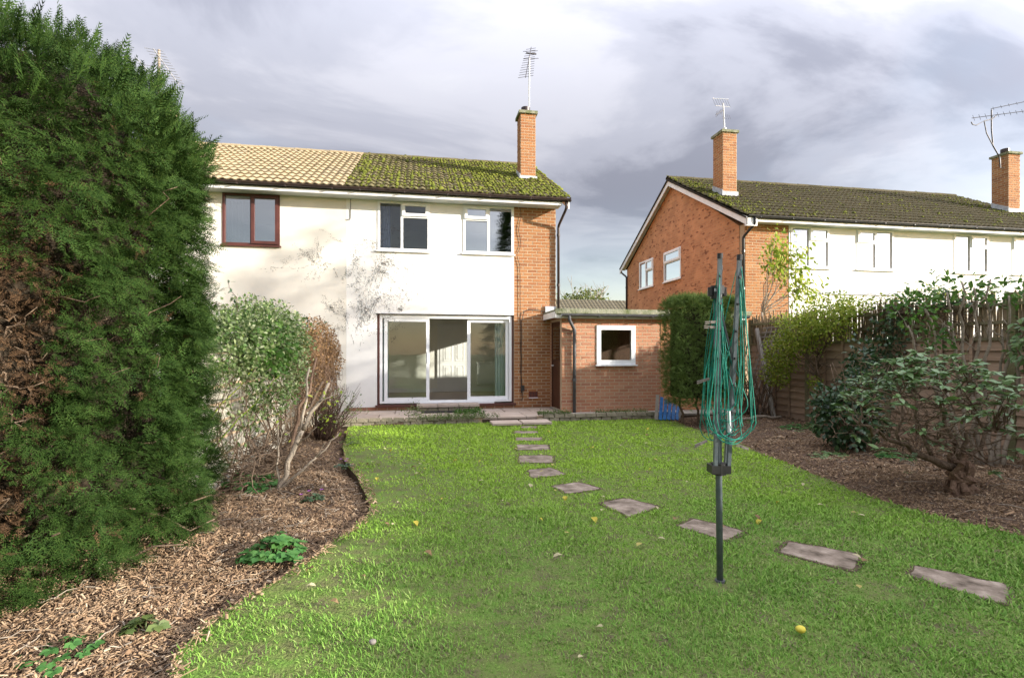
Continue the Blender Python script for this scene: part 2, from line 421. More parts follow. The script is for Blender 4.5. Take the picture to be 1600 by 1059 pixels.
class MB:
    """collects quads/tris in world coordinates, links them as one mesh object"""

    def __init__(self):
        self.v, self.f, self.key = [], [], None

    def add(self, vs, fs):
        o = len(self.v)
        self.v.extend(vs)
        self.f.extend([tuple(i + o for i in f) for f in fs])
        return self

    def box(self, x0, x1, y0, y1, z0, z1):
        v = [(x0, y0, z0), (x1, y0, z0), (x1, y1, z0), (x0, y1, z0), (x0, y0, z1), (x1, y0, z1), (x1, y1, z1), (x0, y1, z1)]
        return self.add(v, [(0, 3, 2, 1), (4, 5, 6, 7), (0, 1, 5, 4), (1, 2, 6, 5), (2, 3, 7, 6), (3, 0, 4, 7)])

    def obox(self, M, sx, sy, sz):
        v = [M @ Vector((a * sx / 2, b * sy / 2, c * sz / 2)) for a, b, c in
             ((-1, -1, -1), (1, -1, -1), (1, 1, -1), (-1, 1, -1), (-1, -1, 1), (1, -1, 1), (1, 1, 1), (-1, 1, 1))]
        return self.add([tuple(q) for q in v], [(0, 3, 2, 1), (4, 5, 6, 7), (0, 1, 5, 4), (1, 2, 6, 5), (2, 3, 7, 6), (3, 0, 4, 7)])

    def bar(self, a, b, w, h, up=(0, 0, 1)):
        a, b = Vector(a), Vector(b)
        d = b - a
        y = d.normalized()
        u = Vector(up)
        if abs(y.dot(u)) > 0.99:
            u = Vector((1, 0, 0))
        x = y.cross(u).normalized()
        z = x.cross(y)
        M = Matrix((x, y, z)).transposed().to_4x4()
        M.translation = (a + b) / 2
        return self.obox(M, w, d.length, h)

    def tube(self, pts, rad, n=6, cap=True):
        pts = [Vector(p) for p in pts]
        if not hasattr(rad, '__len__'):
            rad = [rad] * len(pts)
        o = len(self.v)
        prev = None
        for i, p in enumerate(pts):
            d = (pts[min(i + 1, len(pts) - 1)] - pts[max(i - 1, 0)])
            d = d.normalized() if d.length > 1e-9 else Vector((0, 0, 1))
            if prev is None:
                u = Vector((0, 0, 1)) if abs(d.z) < 0.9 else Vector((1, 0, 0))
            else:
                u = prev
            x = (u - d * u.dot(d))
            x = x.normalized() if x.length > 1e-6 else d.orthogonal().normalized()
            prev = x
            y = d.cross(x)
            for k in range(n):
                a = 2 * math.pi * k / n
                self.v.append(tuple(p + (x * math.cos(a) + y * math.sin(a)) * rad[i]))
        for i in range(len(pts) - 1):
            for k in range(n):
                a, b = o + i * n + k, o + i * n + (k + 1) % n
                self.f.append((a, b, b + n, a + n))
        if cap:
            self.f.append(tuple(o + k for k in range(n))[::-1])
            e = o + (len(pts) - 1) * n
            self.f.append(tuple(e + k for k in range(n)))
        return self

    def disc(self, c, r, z0, z1, n=16, r1=None):
        return self.tube([(c[0], c[1], z0), (c[0], c[1], z1)], [r, r if r1 is None else r1], n)

    def prism(self, poly, axis, a, b):
        """poly of 2-D points extruded along axis 'x', 'y' or 'z' between a and b"""
        def P(p, t):
            return {'x': (t, p[0], p[1]), 'y': (p[0], t, p[1]), 'z': (p[0], p[1], t)}[axis]
        n = len(poly)
        v = [P(p, a) for p in poly] + [P(p, b) for p in poly]
        f = [tuple(range(n))[::-1], tuple(range(n, 2 * n))] + [(i, (i + 1) % n, n + (i + 1) % n, n + i) for i in range(n)]
        return self.add(v, f)

    def mesh(self, name, mat, smooth=False):
        me = bpy.data.meshes.new(name)
        me.from_pydata(self.v, [], self.f)
        me.materials.append(MATS[mat])
        if smooth:
            me.polygons.foreach_set("use_smooth", [True] * len(me.polygons))
        me.update()
        return me

    def build(self, name, mat, parent=None, smooth=False, **props):
        return link(name, self.mesh(name, mat, smooth), parent, **props)


def link(name, me, parent=None, M=None, **props):
    """a world-coordinate mesh under its parent (parts: child of the root Empty; sub-parts: child of a part)"""
    o = bpy.data.objects.new(name, me)
    COL.objects.link(o)
    M = M or Matrix.Identity(4)
    if parent is not None:
        o.parent = parent
        if parent.parent is None:
            M = Matrix.Translation(-parent.location) @ M
    o.matrix_local = M
    for k, v in props.items():
        o[k] = v
    return o


def thing(name, loc, label, category, group=None):
    o = bpy.data.objects.new(name, None)
    o.empty_display_size = 0.2
    COL.objects.link(o)
    o.location = loc
    o["label"] = label
    o["category"] = category
    if group:
        o["group"] = group
    return o


def tag(o, label, category, group=None):
    o["label"] = label
    o["category"] = category
    if group:
        o["group"] = group
    return o


def np_mesh(name, V, F, mat, smooth=False):
    """fast mesh from numpy: V (n,3), F (m,k) all faces the same size"""
    V = np.ascontiguousarray(V, dtype=np.float32)
    F = np.ascontiguousarray(F, dtype=np.int32)
    me = bpy.data.meshes.new(name)
    me.vertices.add(len(V))
    me.vertices.foreach_set("co", V.ravel())
    me.loops.add(F.size)
    me.loops.foreach_set("vertex_index", F.ravel())
    me.polygons.add(len(F))
    me.polygons.foreach_set("loop_start", np.arange(0, F.size, F.shape[1], dtype=np.int32))
    me.polygons.foreach_set("loop_total", np.full(len(F), F.shape[1], dtype=np.int32))
    me.update(calc_edges=True)
    if smooth:
        me.polygons.foreach_set("use_smooth", np.ones(len(F), dtype=bool))
    me.materials.append(MATS[mat])
    return me


def nrm(a):
    return a / np.maximum(np.linalg.norm(a, axis=-1, keepdims=True), 1e-9)


def scatter(T, F, pos, d, up, scale, wide=None):
    """copies of the template (leaf axis +Y, face normal +Z) placed at pos along d, facing up"""
    T = np.asarray(T, float); F = np.asarray(F)
    y = nrm(d)
    z = nrm(up - (up * y).sum(1, keepdims=True) * y)
    x = np.cross(y, z)
    s = np.asarray(scale, float).reshape(-1, 1, 1) * np.ones((len(pos), 1, 1))
    w = 1.0 if wide is None else np.asarray(wide).reshape(-1, 1, 1)
    P = T[None, :, 0:1] * x[:, None] * w + T[None, :, 1:2] * y[:, None] + T[None, :, 2:3] * z[:, None]
    V = pos[:, None] + P * s
    n = len(T)
    FF = F[None] + (np.arange(len(pos)) * n)[:, None, None]
    return V.reshape(-1, 3), FF.reshape(-1, F.shape[1])


def join_np(parts):
    V, F, o = [], [], 0
    for v, f in parts:
        V.append(v); F.append(f + o); o += len(v)
    return np.concatenate(V), np.concatenate(F)


# leaf templates (unit length along +Y)
LEAF2 = ([(0, 0, 0), (-.26, .45, .07), (0, 1, -.02), (.26, .45, .07)], [(0, 2, 1), (0, 3, 2)])
LEAF6 = ([(0, 0, 0), (-.15, .3, .03), (.15, .3, .03), (-.17, .62, .02), (.17, .62, .02), (0, .34, -.02), (0, .66, -.04), (0, 1, -.14)],
         [(0, 5, 1), (0, 2, 5), (1, 5, 6), (1, 6, 3), (5, 2, 4), (5, 4, 6), (3, 6, 7), (6, 4, 7)])


def frond_template(n=8, ang=42):
    v, f = [], []

    def leaf(b, d, l, w):
        b = np.array(b); d = np.array(d) / np.linalg.norm(d)
        s = np.array((d[1], -d[0], 0))
        o = len(v)
        v.extend([tuple(b - s * w), tuple(b + s * w), tuple(b + d * l)])
        f.extend([(o, o + 1, o + 2)])
    leaf((0, 0, 0), (0, 1, 0), 1.0, 0.020)
    for i in range(n):
        t = 0.10 + 0.82 * i / (n - 1)
        l = 0.44 * (1 - t) ** 0.75 + 0.06
        for s in (-1, 1):
            a = math.radians(ang + 6 * (i % 2))
            leaf((0, t, 0), (s * math.sin(a), math.cos(a), 0.18), l, 0.030)
            if i < n - 3:
                bx, by = s * math.sin(a) * l * .45, t + math.cos(a) * l * .45
                leaf((bx, by, .04), (s * math.sin(a + .75), math.cos(a + .75), 0.1), l * .46, 0.026)
                leaf((bx, by, .04), (s * math.sin(a - .75), math.cos(a - .75), 0.1), l * .46, 0.026)
    return np.array(v), np.array(f)


FROND = frond_template()
FROND_S = frond_template(5, 40)


def runit(n):
    return nrm(RNG.normal(size=(n, 3)))


def in_poly(P, poly):
    x, y = P[:, 0], P[:, 1]
    c = np.zeros(len(P), bool)
    j = len(poly) - 1
    for i in range(len(poly)):
        xi, yi = poly[i]; xj, yj = poly[j]
        with np.errstate(divide='ignore', invalid='ignore'):
            k = ((yi > y) != (yj > y)) & (x < (xj - xi) * (y - yi) / (yj - yi + 1e-12) + xi)
        c ^= k
        j = i
    return c


def dist_line(P, line):
    d = np.full(len(P), 1e9)
    for (a, b) in zip(line[:-1], line[1:]):
        a, b = np.array(a), np.array(b)
        t = np.clip(((P - a) @ (b - a)) / ((b - a) @ (b - a)), 0, 1)
        d = np.minimum(d, np.linalg.norm(P - (a + t[:, None] * (b - a)), axis=1))
    return d


def vnoise(P, s, seed=0):
    """cheap smooth noise in about -1..1"""
    r = np.random.default_rng(seed)
    o = np.zeros(len(P))
    for k in range(5):
        w = r.normal(size=P.shape[1]) * s * (1 + k * .6)
        o += np.sin(P @ w + r.uniform(0, 6.28)) / (1 + .35 * k)
    return o / 2.2


# ================================================================== THE SETTING
g = MB().add([(-300, -300, -.2), (300, -300, -.2), (300, 600, -.2), (-300, 600, -.2)], [(0, 1, 2, 3)]).build("ground", "far_ground")
g["kind"] = "structure"

EDGE_L = [(-1.32, 10.32), (-1.24, 9.2), (-1.12, 8.0), (-0.92, 6.9), (-0.68, 5.95), (-0.47, 5.2), (-0.44, 4.85), (-0.53, 4.3), (-0.70, 3.9),
          (-0.86, 3.5), (-1.0, 3.22), (-1.1, 3.0), (-1.13, 2.72), (-1.08, 2.4), (-1.05, 1.8), (-1.1, 0.5), (-1.2, -7.0)]
EDGE_R = [(5.20, 10.30), (5.14, 9.6), (5.0, 8.4), (4.92, 7.4), (4.70, 6.3), (4.56, 5.5), (4.44, 4.75), (4.36, 4.2), (4.40, 3.8),
          (4.52, 3.45), (4.72, 3.1), (5.0, 2.4), (5.2, 1.0), (5.3, -7.0)]


def smooth_line(line, n=4, jit=0.025, seed=1):
    r = random.Random(seed)
    out = []
    for (a, b) in zip(line[:-1], line[1:]):
        for k in range(n):
            t = k / n
            out.append((a[0] + (b[0] - a[0]) * t + r.uniform(-jit, jit), a[1] + (b[1] - a[1]) * t))
    out.append(line[-1])
    return out


EL, ER = smooth_line(EDGE_L, seed=2), smooth_line(EDGE_R, seed=3)
LAWN_POLY = EL + ER[::-1]

# lawn: a turf sheet with a cut soil edge
n = len(LAWN_POLY)
lv = [(x, y, 0.0) for x, y in LAWN_POLY] + [(x + (-.02 if i < len(EL) else .02), y, -.14) for i, (x, y) in enumerate(LAWN_POLY)]
lf = [(i, n + i, n + (i + 1) % n, (i + 1) % n) for i in range(n)]
import bmesh
bm = bmesh.new()
bv = [bm.verts.new(p) for p in lv]
for f in lf:
    bm.faces.new([bv[i] for i in f])
top = [bm.edges.get((bv[i], bv[(i + 1) % n])) for i in range(n)]
bmesh.ops.triangle_fill(bm, use_beauty=True, edges=top)
bmesh.ops.recalc_face_normals(bm, faces=bm.faces[:])
me = bpy.data.meshes.new("lawn")
bm.to_mesh(me); bm.free()
me.materials.append(MATS["lawn_soil"]); me.materials.append(MATS["soil"])
for p in me.polygons:
    p.material_index = 1 if abs(p.normal.z) < 0.6 else 0
o = link("lawn", me); o["kind"] = "structure"


def bed_h(P, line):
    d = dist_line(P, line)
    return -0.085 + 0.13 * (1 - np.exp(-d / 0.35)) + 0.02 * vnoise(P, 3.0, 5) + 0.01 * vnoise(P, 9.0, 6)


def bed(name, x0, x1, y0, y1, line, st=0.06):
    nx, ny = int((x1 - x0) / st), int((y1 - y0) / st)
    X, Y = np.meshgrid(np.linspace(x0, x1, nx), np.linspace(y0, y1, ny))
    P = np.stack([X.ravel(), Y.ravel()], 1)
    Z = bed_h(P, line)
    inside = in_poly(P, LAWN_POLY)
    Z = np.where(inside, -0.12, Z)
    V = np.column_stack([P, Z])
    i = (np.arange(ny - 1)[:, None] * nx + np.arange(nx - 1)[None]).ravel()
    F = np.stack([i, i + 1, i + nx + 1, i + nx], 1)
    o = link(name, np_mesh(name, V, F, "mulch_ground", True))
    o["kind"] = "structure"
    return o


bed("planting_bed_left", -4.6, -0.3, -3.0, 10.32, EL)
bed("planting_bed_right", 4.2, 7.75, -3.0, 10.32, ER)


def chips(name, region, line, y_dep, seed):
    """shredded bark lying on the bed, denser and finer close to the camera"""
    r = np.random.default_rng(seed)
    x0, x1, y0, y1 = region
    P = []
    for (ya, yb, dens) in y_dep:
        k = int((x1 - x0) * (yb - ya) * dens)
        P.append(np.stack([r.uniform(x0, x1, k), r.uniform(ya, yb, k)], 1))
    P = np.concatenate(P)
    keep = ~in_poly(P, LAWN_POLY)
    spill = (dist_line(P, line) < 0.10 * r.random(len(P)) ** 2) & ~keep
    z = np.where(keep, bed_h(P, line), 0.005)
    ok = keep | spill
    P, z = P[ok], z[ok]
    k = len(P)
    L = r.gamma(1.25, 0.016, k) + 0.006
    W = r.gamma(1.6, 0.0036, k) + .0015 + (P[:, 1] > 5) * 0.003
    T = np.array([(-.5, -.5, 0), (.5, -.5, 0), (.6, .5, .1), (-.4, .5, .1), (-.4, -.5, .45), (.4, -.4, .5), (.5, .4, .55), (-.5, .5, .4)], float)
    F = np.array([(4, 5, 6, 7), (1, 2, 6, 5), (3, 0, 4, 7)])
    a = r.uniform(0, 2 * np.pi, k)
    tilt = r.normal(0, .45, k)
    y = np.stack([np.cos(a) * np.cos(tilt), np.sin(a) * np.cos(tilt), np.sin(tilt)], 1)
    up = nrm(np.stack([r.normal(0, .35, k), r.normal(0, .35, k), np.ones(k)], 1))
    zz = nrm(up - (up * y).sum(1, keepdims=True) * y)
    xx = np.cross(y, zz)
    Vv = (np.column_stack([P, z + 0.006 + r.random(k) * 0.014])[:, None] + T[None, :, 0:1] * xx[:, None] * W[:, None, None]
          + T[None, :, 1:2] * y[:, None] * L[:, None, None] + T[None, :, 2:3] * zz[:, None] * 0.006)
    FF = F[None] + (np.arange(k) * 8)[:, None, None]
    o = link(name, np_mesh(name, Vv.reshape(-1, 3), FF.reshape(-1, 4), "mulch_chip"))
    o["kind"] = "stuff"
    return o


tag(chips("bark_mulch", (-2.9, -0.3, 2.0, 10.2), EL, [(2.0, 4.6, 6500), (4.6, 7.2, 3000), (7.2, 10.2, 1000)], 11), "shredded brown bark mulch covering the bed beside the conifer", "bark mulch")
tag(chips("bark_mulch", (4.2, 7.7, 2.6, 10.2), ER, [(2.6, 5.4, 2600), (5.4, 7.6, 1600), (7.6, 10.2, 700)], 12), "shredded brown bark mulch along the wooden fence", "bark mulch")

# stepping stones ------------------------------------------------------
STONES = [[(1.90, 9.75), (2.22, 9.69), (2.16, 9.40), (1.86, 9.45)], [(1.668, 9.16), (2.10, 9.08), (2.05, 8.80), (1.629, 8.88)],
          [(1.565, 8.47), (2.02, 8.39), (1.96, 8.09), (1.519, 8.17)], [(1.465, 7.81), (1.95, 7.72), (1.86, 7.31), (1.393, 7.39)],
          [(1.337, 6.98), (1.80, 6.90), (1.69, 6.44), (1.252, 6.52)], [(1.27, 6.10), (1.60, 6.18), (1.69, 5.80), (1.235, 5.70)],
          [(1.375, 5.33), (1.70, 5.45), (1.87, 5.14), (1.455, 5.01)], [(1.675, 4.66), (1.97, 4.77), (2.18, 4.45), (1.772, 4.20)],
          [(2.06, 3.93), (2.31, 4.07), (2.55, 3.71), (2.265, 3.54)], [(2.50, 3.28), (2.72, 3.47), (3.05, 3.15), (2.79, 2.915)],
          [(3.05, 2.79), (3.235, 2.94), (3.55, 2.575), (3.245, 2.36)]]
ordw = ["first", "second", "third", "fourth", "fifth", "sixth", "seventh", "eighth", "ninth", "tenth", "last"]
extra = {0: "half buried in grass", 8: "behind the airer pole", 9: "carrying a brown leaf", 10: "nearest the camera"}
rs = random.Random(4)
for i, q in enumerate(STONES):
    pts = []
    for a, b in zip(q, q[1:] + q[:1]):
        for t in (0.08, 0.3, 0.5, 0.7, 0.92):
            pts.append((a[0] + (b[0] - a[0]) * t + rs.uniform(-.012, .012), a[1] + (b[1] - a[1]) * t + rs.uniform(-.012, .012)))
    k = len(pts)
    cx, cy = sum(p[0] for p in pts) / k, sum(p[1] for p in pts) / k
    v = [(x, y, -.03) for x, y in pts] + [(x, y, -.004) for x, y in pts] + \
        [(cx + (x - cx) * .94, cy + (y - cy) * .94, .007 + rs.uniform(-.002, .002)) for x, y in pts] + [(cx, cy, .008)]
    f = [(j, (j + 1) % k, k + (j + 1) % k, k + j) for j in range(k)] + [(k + j, k + (j + 1) % k, 2 * k + (j + 1) % k, 2 * k + j) for j in range(k)] + \
        [(2 * k + j, 2 * k + (j + 1) % k, 3 * k) for j in range(k)]
    o = MB().add(v, f).build("stepping_stone", "stepping", smooth=False)
    rim = [(cx + (x - cx) * 1.10 + rs.uniform(-.012, .012), cy + (y - cy) * 1.12 + rs.uniform(-.012, .012), .004) for x, y in pts]
    MB().add(rim + [(cx, cy, .0015)], [(j, (j + 1) % k, k) for j in range(k)]).build("soil_rim", "soil", o)
    lab = f"{ordw[i]} stepping stone on the lawn counted from the patio" + (", " + extra[i] if i in extra else "")
    tag(o, lab, "stepping stone", "stepping stones crossing the lawn")

# patio ----------------------------------------------------------------
patio = MB().box(-1.75, 7.6, 10.42, 12.3, -.1, .05).build("patio", "soil")
patio["kind"] = "structure"
rs = random.Random(9)
slab_me = {}
xs = -1.72
row_edges = [(11.36, 12.02), (10.46, 11.34)]
for ri, (y0, y1) in enumerate(row_edges):
    x = -1.72 - (0.3 if ri else 0)
    while x < 3.05:
        w = 0.60
        x0, x1 = max(x, -1.72), min(x + w, 3.06)
        if x1 - x0 > .08:
            key = (round(x1 - x0, 2), ri)
            hw, hl = (x1 - x0) / 2 - .006, (y1 - y0) / 2 - .006
            if key not in slab_me:
                b = MB().box(-hw, hw, -hl, hl, 0, .045)
                e = .012
                b = MB().add([(-hw, -hl, 0), (hw, -hl, 0), (hw, hl, 0), (-hw, hl, 0), (-hw, -hl, .036), (hw, -hl, .036), (hw, hl, .036), (-hw, hl, .036),
                              (-hw + e, -hl + e, .045), (hw - e, -hl + e, .045), (hw - e, hl - e, .045), (-hw + e, hl - e, .045)],
                             [(0, 1, 5, 4), (1, 2, 6, 5), (2, 3, 7, 6), (3, 0, 4, 7), (4, 5, 9, 8), (5, 6, 10, 9), (6, 7, 11, 10), (7, 4, 8, 11), (8, 9, 10, 11)])
                slab_me[key] = b.mesh("paving_slab", "paving")
            o = link("paving_slab", slab_me[key], patio)
            o.matrix_local = Matrix.Translation(((x0 + x1) / 2, (y0 + y1) / 2, .055 + rs.uniform(-.003, .003))) @ Matrix.Rotation(rs.uniform(-.006, .006), 4, 'X')
        x += w
# slabs running flush to the lawn in the gap between the edgings
for k in range(2):
    o = link("paving_slab", slab_me[(0.6, 1)], patio)
    o.matrix_local = Matrix.Translation((1.66 + .6 * k, 9.98 + .02 * k, .022)) @ Matrix.Diagonal((0.97, .5, 1, 1))
# gravelly strip in front of the garage
st = MB().box(3.06, 7.6, 10.46, 11.12, .04, .085).build("garage_path", "concrete", patio)
# low edging of two brick courses, a gap where the stepping stones meet the slabs
eb = MB()
hw, hd, hh = .107, .055, .034
eb.add([(-hw, -hd, -hh), (hw, -hd, -hh), (hw, hd, -hh), (-hw, hd, -hh), (-hw + .008, -hd + .01, hh), (hw - .008, -hd + .01, hh), (hw - .008, hd - .01, hh), (-hw + .008, hd - .01, hh)],
       [(0, 3, 2, 1), (4, 5, 6, 7), (0, 1, 5, 4), (1, 2, 6, 5), (2, 3, 7, 6), (3, 0, 4, 7)])
eme = eb.mesh("edging_brick", "edging")
for (xa, xb, z0, rows) in ((-1.74, 1.25, -.005, 2), (2.40, 5.5, .0, 2)):
    edging = MB().box(xa, xb, 10.40, 10.47, -.06, .10).build("brick_edging", "mortar")
    tag(edging, "low edging of weathered bricks along the patio below the glass door" if xa < 0 else "low weathered brick edging in front of the garage wall", "edging")
    for r_ in range(rows):
        x = xa + (.11 if r_ else 0)
        while x + .2 < xb:
            o = link("edging_brick", eme, edging)
            o.matrix_local = Matrix.Translation((-edging.location)) @ Matrix.Translation((x + .11, 10.385 + rs.uniform(-.014, .01), z0 + .034 + r_ * .075 + rs.uniform(-.004, .004))) @ \
                Matrix.Rotation(rs.uniform(-.04, .04), 4, 'Z') @ Matrix.Rotation(rs.uniform(-.03, .03), 4, 'Y')
            x += .225
# door step of three stone slabs on bricks
step = thing("door_step", (.63, 11.85, .1), "stone door step of flat slabs below the sliding glass door", "door step")
for k in range(3):
    MB().box(-.06 + k * .47 + .004, .40 + k * .47, 11.62, 12.06, .195 + .003 * k, .245 + .003 * k).build("step_slab", "paving", step)
for k in range(6):
    MB().box(-.04 + k * .232, .175 + k * .232, 11.65, 12.05, .10, .19).build("step_brick", "edging", step)
mat_ = MB().box(.05, 1.0, 11.36, 11.60, .103, .122).build("door_mat", "black_plastic")
tag(mat_, "dark rubber mat lying on the patio before the step", "mat")
# ================================================================== HOUSES
def wall_panel(axis, a0, a1, z0, z1, d0, d1, holes, gable=None):
    """a wall with openings: axis 'x' runs along X with depth d0..d1 in Y, axis 'y' the other way round"""
    A = sorted({a0, a1, *[h[0] for h in holes], *[h[1] for h in holes]})
    Z = sorted({z0, z1, *[h[2] for h in holes], *[h[3] for h in holes]})
    idx, V, F = {}, [], []

    def P(a, z, d):
        k = (round(a, 4), round(z, 4), round(d, 4))
        if k not in idx:
            idx[k] = len(V)
            V.append((a, d, z) if axis == 'x' else (d, a, z))
        return idx[k]

    def solid(i, j):
        if i < 0 or j < 0 or i >= len(A) - 1 or j >= len(Z) - 1:
            return False
        ca, cz = (A[i] + A[i + 1]) / 2, (Z[j] + Z[j + 1]) / 2
        return not any(h[0] < ca < h[1] and h[2] < cz < h[3] for h in holes)
    for i in range(len(A) - 1):
        for j in range(len(Z) - 1):
            if not solid(i, j):
                continue
            a, b, c, d = A[i], A[i + 1], Z[j], Z[j + 1]
            F.append((P(a, c, d0), P(b, c, d0), P(b, d, d0), P(a, d, d0)))
            F.append((P(a, c, d1), P(a, d, d1), P(b, d, d1), P(b, c, d1)))
            if not solid(i - 1, j):
                F.append((P(a, c, d0), P(a, d, d0), P(a, d, d1), P(a, c, d1)))
            if not solid(i + 1, j):
                F.append((P(b, c, d0), P(b, c, d1), P(b, d, d1), P(b, d, d0)))
            if not solid(i, j - 1):
                F.append((P(a, c, d0), P(a, c, d1), P(b, c, d1), P(b, c, d0)))
            if not solid(i, j + 1):
                F.append((P(a, d, d0), P(b, d, d0), P(b, d, d1), P(a, d, d1)))
    m = MB()
    m.v, m.f = V, F
    return m


def frame_map(orient, base):
    """local (along, out-of-wall, up) to world; 'front' looks to -Y, 'side' looks to -X"""
    if orient == 'front':
        return lambda a, d, z: (a, base - d, z)
    return lambda a, d, z: (base - d, -a, z)


def window(parent, orient, base, a0, a1, z0, z1, panes, mat="white_plastic", glass="glass", sill=True, ft=.055, curtain=None, label=None, depth=.07):
    """panes: rectangles (fractions u0,u1,v0,v1, opening?) of the frame; base = plane of the wall face"""
    fm = frame_map(orient, base)

    def bx(m, a, b, d0, d1, c, d):
        pts = [fm(x, y, z) for z in (c, d) for (x, y) in ((a, d0), (b, d0), (b, d1), (a, d1))]
        m.add(pts, [(0, 3, 2, 1), (4, 5, 6, 7), (0, 1, 5, 4), (1, 2, 6, 5), (2, 3, 7, 6), (3, 0, 4, 7)])
    W, Hh = a1 - a0, z1 - z0
    m = MB()
    out = .012
    bx(m, a0, a0 + ft, -depth, out, z0, z1); bx(m, a1 - ft, a1, -depth, out, z0, z1)
    bx(m, a0 + ft, a1 - ft, -depth, out - .001, z1 - ft, z1); bx(m, a0 + ft, a1 - ft, -depth, out - .001, z0, z0 + ft)
    cuts = sorted({p[0] for p in panes if p[0] > 0.01})
    for c in cuts:
        ac = a0 + W * c
        bx(m, ac - ft * .5, ac + ft * .5, -depth, out - .002, z0 + ft, z1 - ft)
    for (u0, u1, v0, v1, op) in panes:
        if v0 > 0.01:
            zc = z0 + Hh * v0
            bx(m, a0 + W * u0 + ft * .5, a0 + W * u1 - ft * .5, -depth, out - .003, zc - ft * .5, zc + ft * .5)
    w = m.build("window", mat, parent)
    if label:
        w["label"] = label
    for (u0, u1, v0, v1, op) in panes:
        p0 = a0 + W * u0 + (ft if u0 < .01 else ft * .5); p1 = a0 + W * u1 - (ft if u1 > .99 else ft * .5)
        q0 = z0 + Hh * v0 + (ft if v0 < .01 else ft * .5); q1 = z0 + Hh * v1 - (ft if v1 > .99 else ft * .5)
        g = MB()
        if op:
            s = MB(); e = ft * .85
            bx(s, p0 - .02, p0 + e, -.02, out + .028, q0 - .02, q1 + .02); bx(s, p1 - e, p1 + .02, -.02, out + .028, q0 - .02, q1 + .02)
            bx(s, p0 + e, p1 - e, -.02, out + .027, q1 - e, q1 + .02); bx(s, p0 + e, p1 - e, -.02, out + .027, q0 - .02, q0 + e)
            s.build("casement", mat, w)
            bx(g, p0 + e - .004, p1 - e + .004, .004, .010, q0 + e - .004, q1 - e + .004)
        else:
            e = ft * .25
            bx(g, p0 - .004, p1 + .004, -.034, -.028, q0 - .004, q1 + .004)
        g.build("pane", glass, w)
    if sill:
        s = MB()
        bx(s, a0 - .03, a1 + .03, -.02, .055, z0 - .032, z0 - .001)
        s.build("sill", mat, w)
    return w


def curtain(name, orient, base, a0, a1, z0, z1, mat, folds=7, amp=.03, sweep=0.0):
    fm = frame_map(orient, base)
    m = MB()
    nx, nz = folds * 8, 14
    for j in range(nz + 1):
        v = j / nz
        for i in range(nx + 1):
            u = i / nx
            a = a0 + (a1 - a0) * u
            k = (1 - v)
            a += sweep * (k ** 1.5) * (1 - u if sweep < 0 else u) * .6
            d = math.sin(u * folds * 6.283 + 0.5 * math.sin(v * 3)) * amp * (0.5 + .5 * (1 - v)) + .01 * math.sin(9 * u + 5 * v)
            m.v.append(fm(a, d, z0 + (z1 - z0) * v))
    for j in range(nz):
        for i in range(nx):
            q = j * (nx + 1) + i
            m.f.append((q, q + 1, q + nx + 2, q + nx + 1))
    return m.mesh(name, mat, True)


# --- shared unit meshes -------------------------------------------------
def brick_mesh(name, L, mat, D=.03, H=.065):
    e = .004
    x, y, z = L / 2, D, H / 2
    return MB().add([(-x, 0, -z), (x, 0, -z), (x, 0, z), (-x, 0, z), (-x + e, -y, -z + e), (x - e, -y, -z + e), (x - e, -y, z - e), (-x + e, -y, z - e)],
                    [(4, 5, 6, 7), (0, 1, 5, 4), (1, 2, 6, 5), (2, 3, 7, 6), (3, 0, 4, 7)]).mesh(name, mat)


BR = {}


def lay_bricks(parent, orient, face, a0, a1, z0, z1, mat, holes=(), seed=0, proud=.004, limit=None, start=0):
    """stretcher-bond bricks, each an object, standing a little proud of the mortar face"""
    r = random.Random(seed)
    n = 0
    rows = int(round((z1 - z0) / .075))
    for k in range(rows):
        zc = z0 + .0375 + k * .075
        a = a0 - (.1125 if (k + start) % 2 else 0)
        while a < a1 - .02:
            p0, p1 = max(a, a0) + .005, min(a + .225, a1) - .005
            if p1 - p0 > .04:
                segs = [(p0, p1)]
                for (h0, h1, q0, q1) in holes:
                    if q0 - .02 < zc < q1 + .02:
                        ns = []
                        for s0, s1 in segs:
                            if s1 <= h0 or s0 >= h1:
                                ns.append((s0, s1))
                            else:
                                if h0 - s0 > .04: ns.append((s0, h0 - .004))
                                if s1 - h1 > .04: ns.append((h1 + .004, s1))
                        segs = ns
                for s0, s1 in segs:
                    if limit is not None and n >= limit:
                        return n
                    L = round((s1 - s0) / .015) * .015
                    L = max(.045, min(L, s1 - s0 + .004))
                    key = (round(L, 3), mat)
                    if key not in BR:
                        BR[key] = brick_mesh("brick", L, mat)
                    d = face - proud + r.uniform(-.0015, .0015) + .03
                    ac = (s0 + s1) / 2
                    if orient == 'front':
                        M = Matrix.Translation((ac, d, zc + r.uniform(-.001, .001)))
                    else:
                        M = Matrix.Translation((d, ac, zc)) @ Matrix.Rotation(-math.pi / 2, 4, 'Z')
                    link("brick", BR[key], parent, M)
                    n += 1
            a += .225
    return n


def tile_mesh(mat):
    """interlocking double-roll concrete tile, 0.33 m cover"""
    w, L, nseg = .328, .42, 12
    top, bot = [], []
    for i in range(nseg + 1):
        u = i / nseg
        z = .030 * (0.5 - 0.5 * math.cos(4 * math.pi * u)) ** 0.8
        top.append((u * w - w / 2, z))
    v, f = [], []
    for (y, lift, th) in ((0.0, .034, 0), (L, .0, 0)):
        for x, z in top:
            v.append((x, y, z + lift))
    for x, z in top:
        v.append((x, 0.004, z + .012))
    n1 = nseg + 1
    for i in range(nseg):
        f.append((i, i + 1, n1 + i + 1, n1 + i))
        f.append((2 * n1 + i, 2 * n1 + i + 1, i + 1, i))
    m = MB(); m.v, m.f = v, f
    return m.mesh("roof_tile", mat, False)


TILES = {k: tile_mesh(k) for k in ("tile_cream", "tile_moss", "tile_dark")}


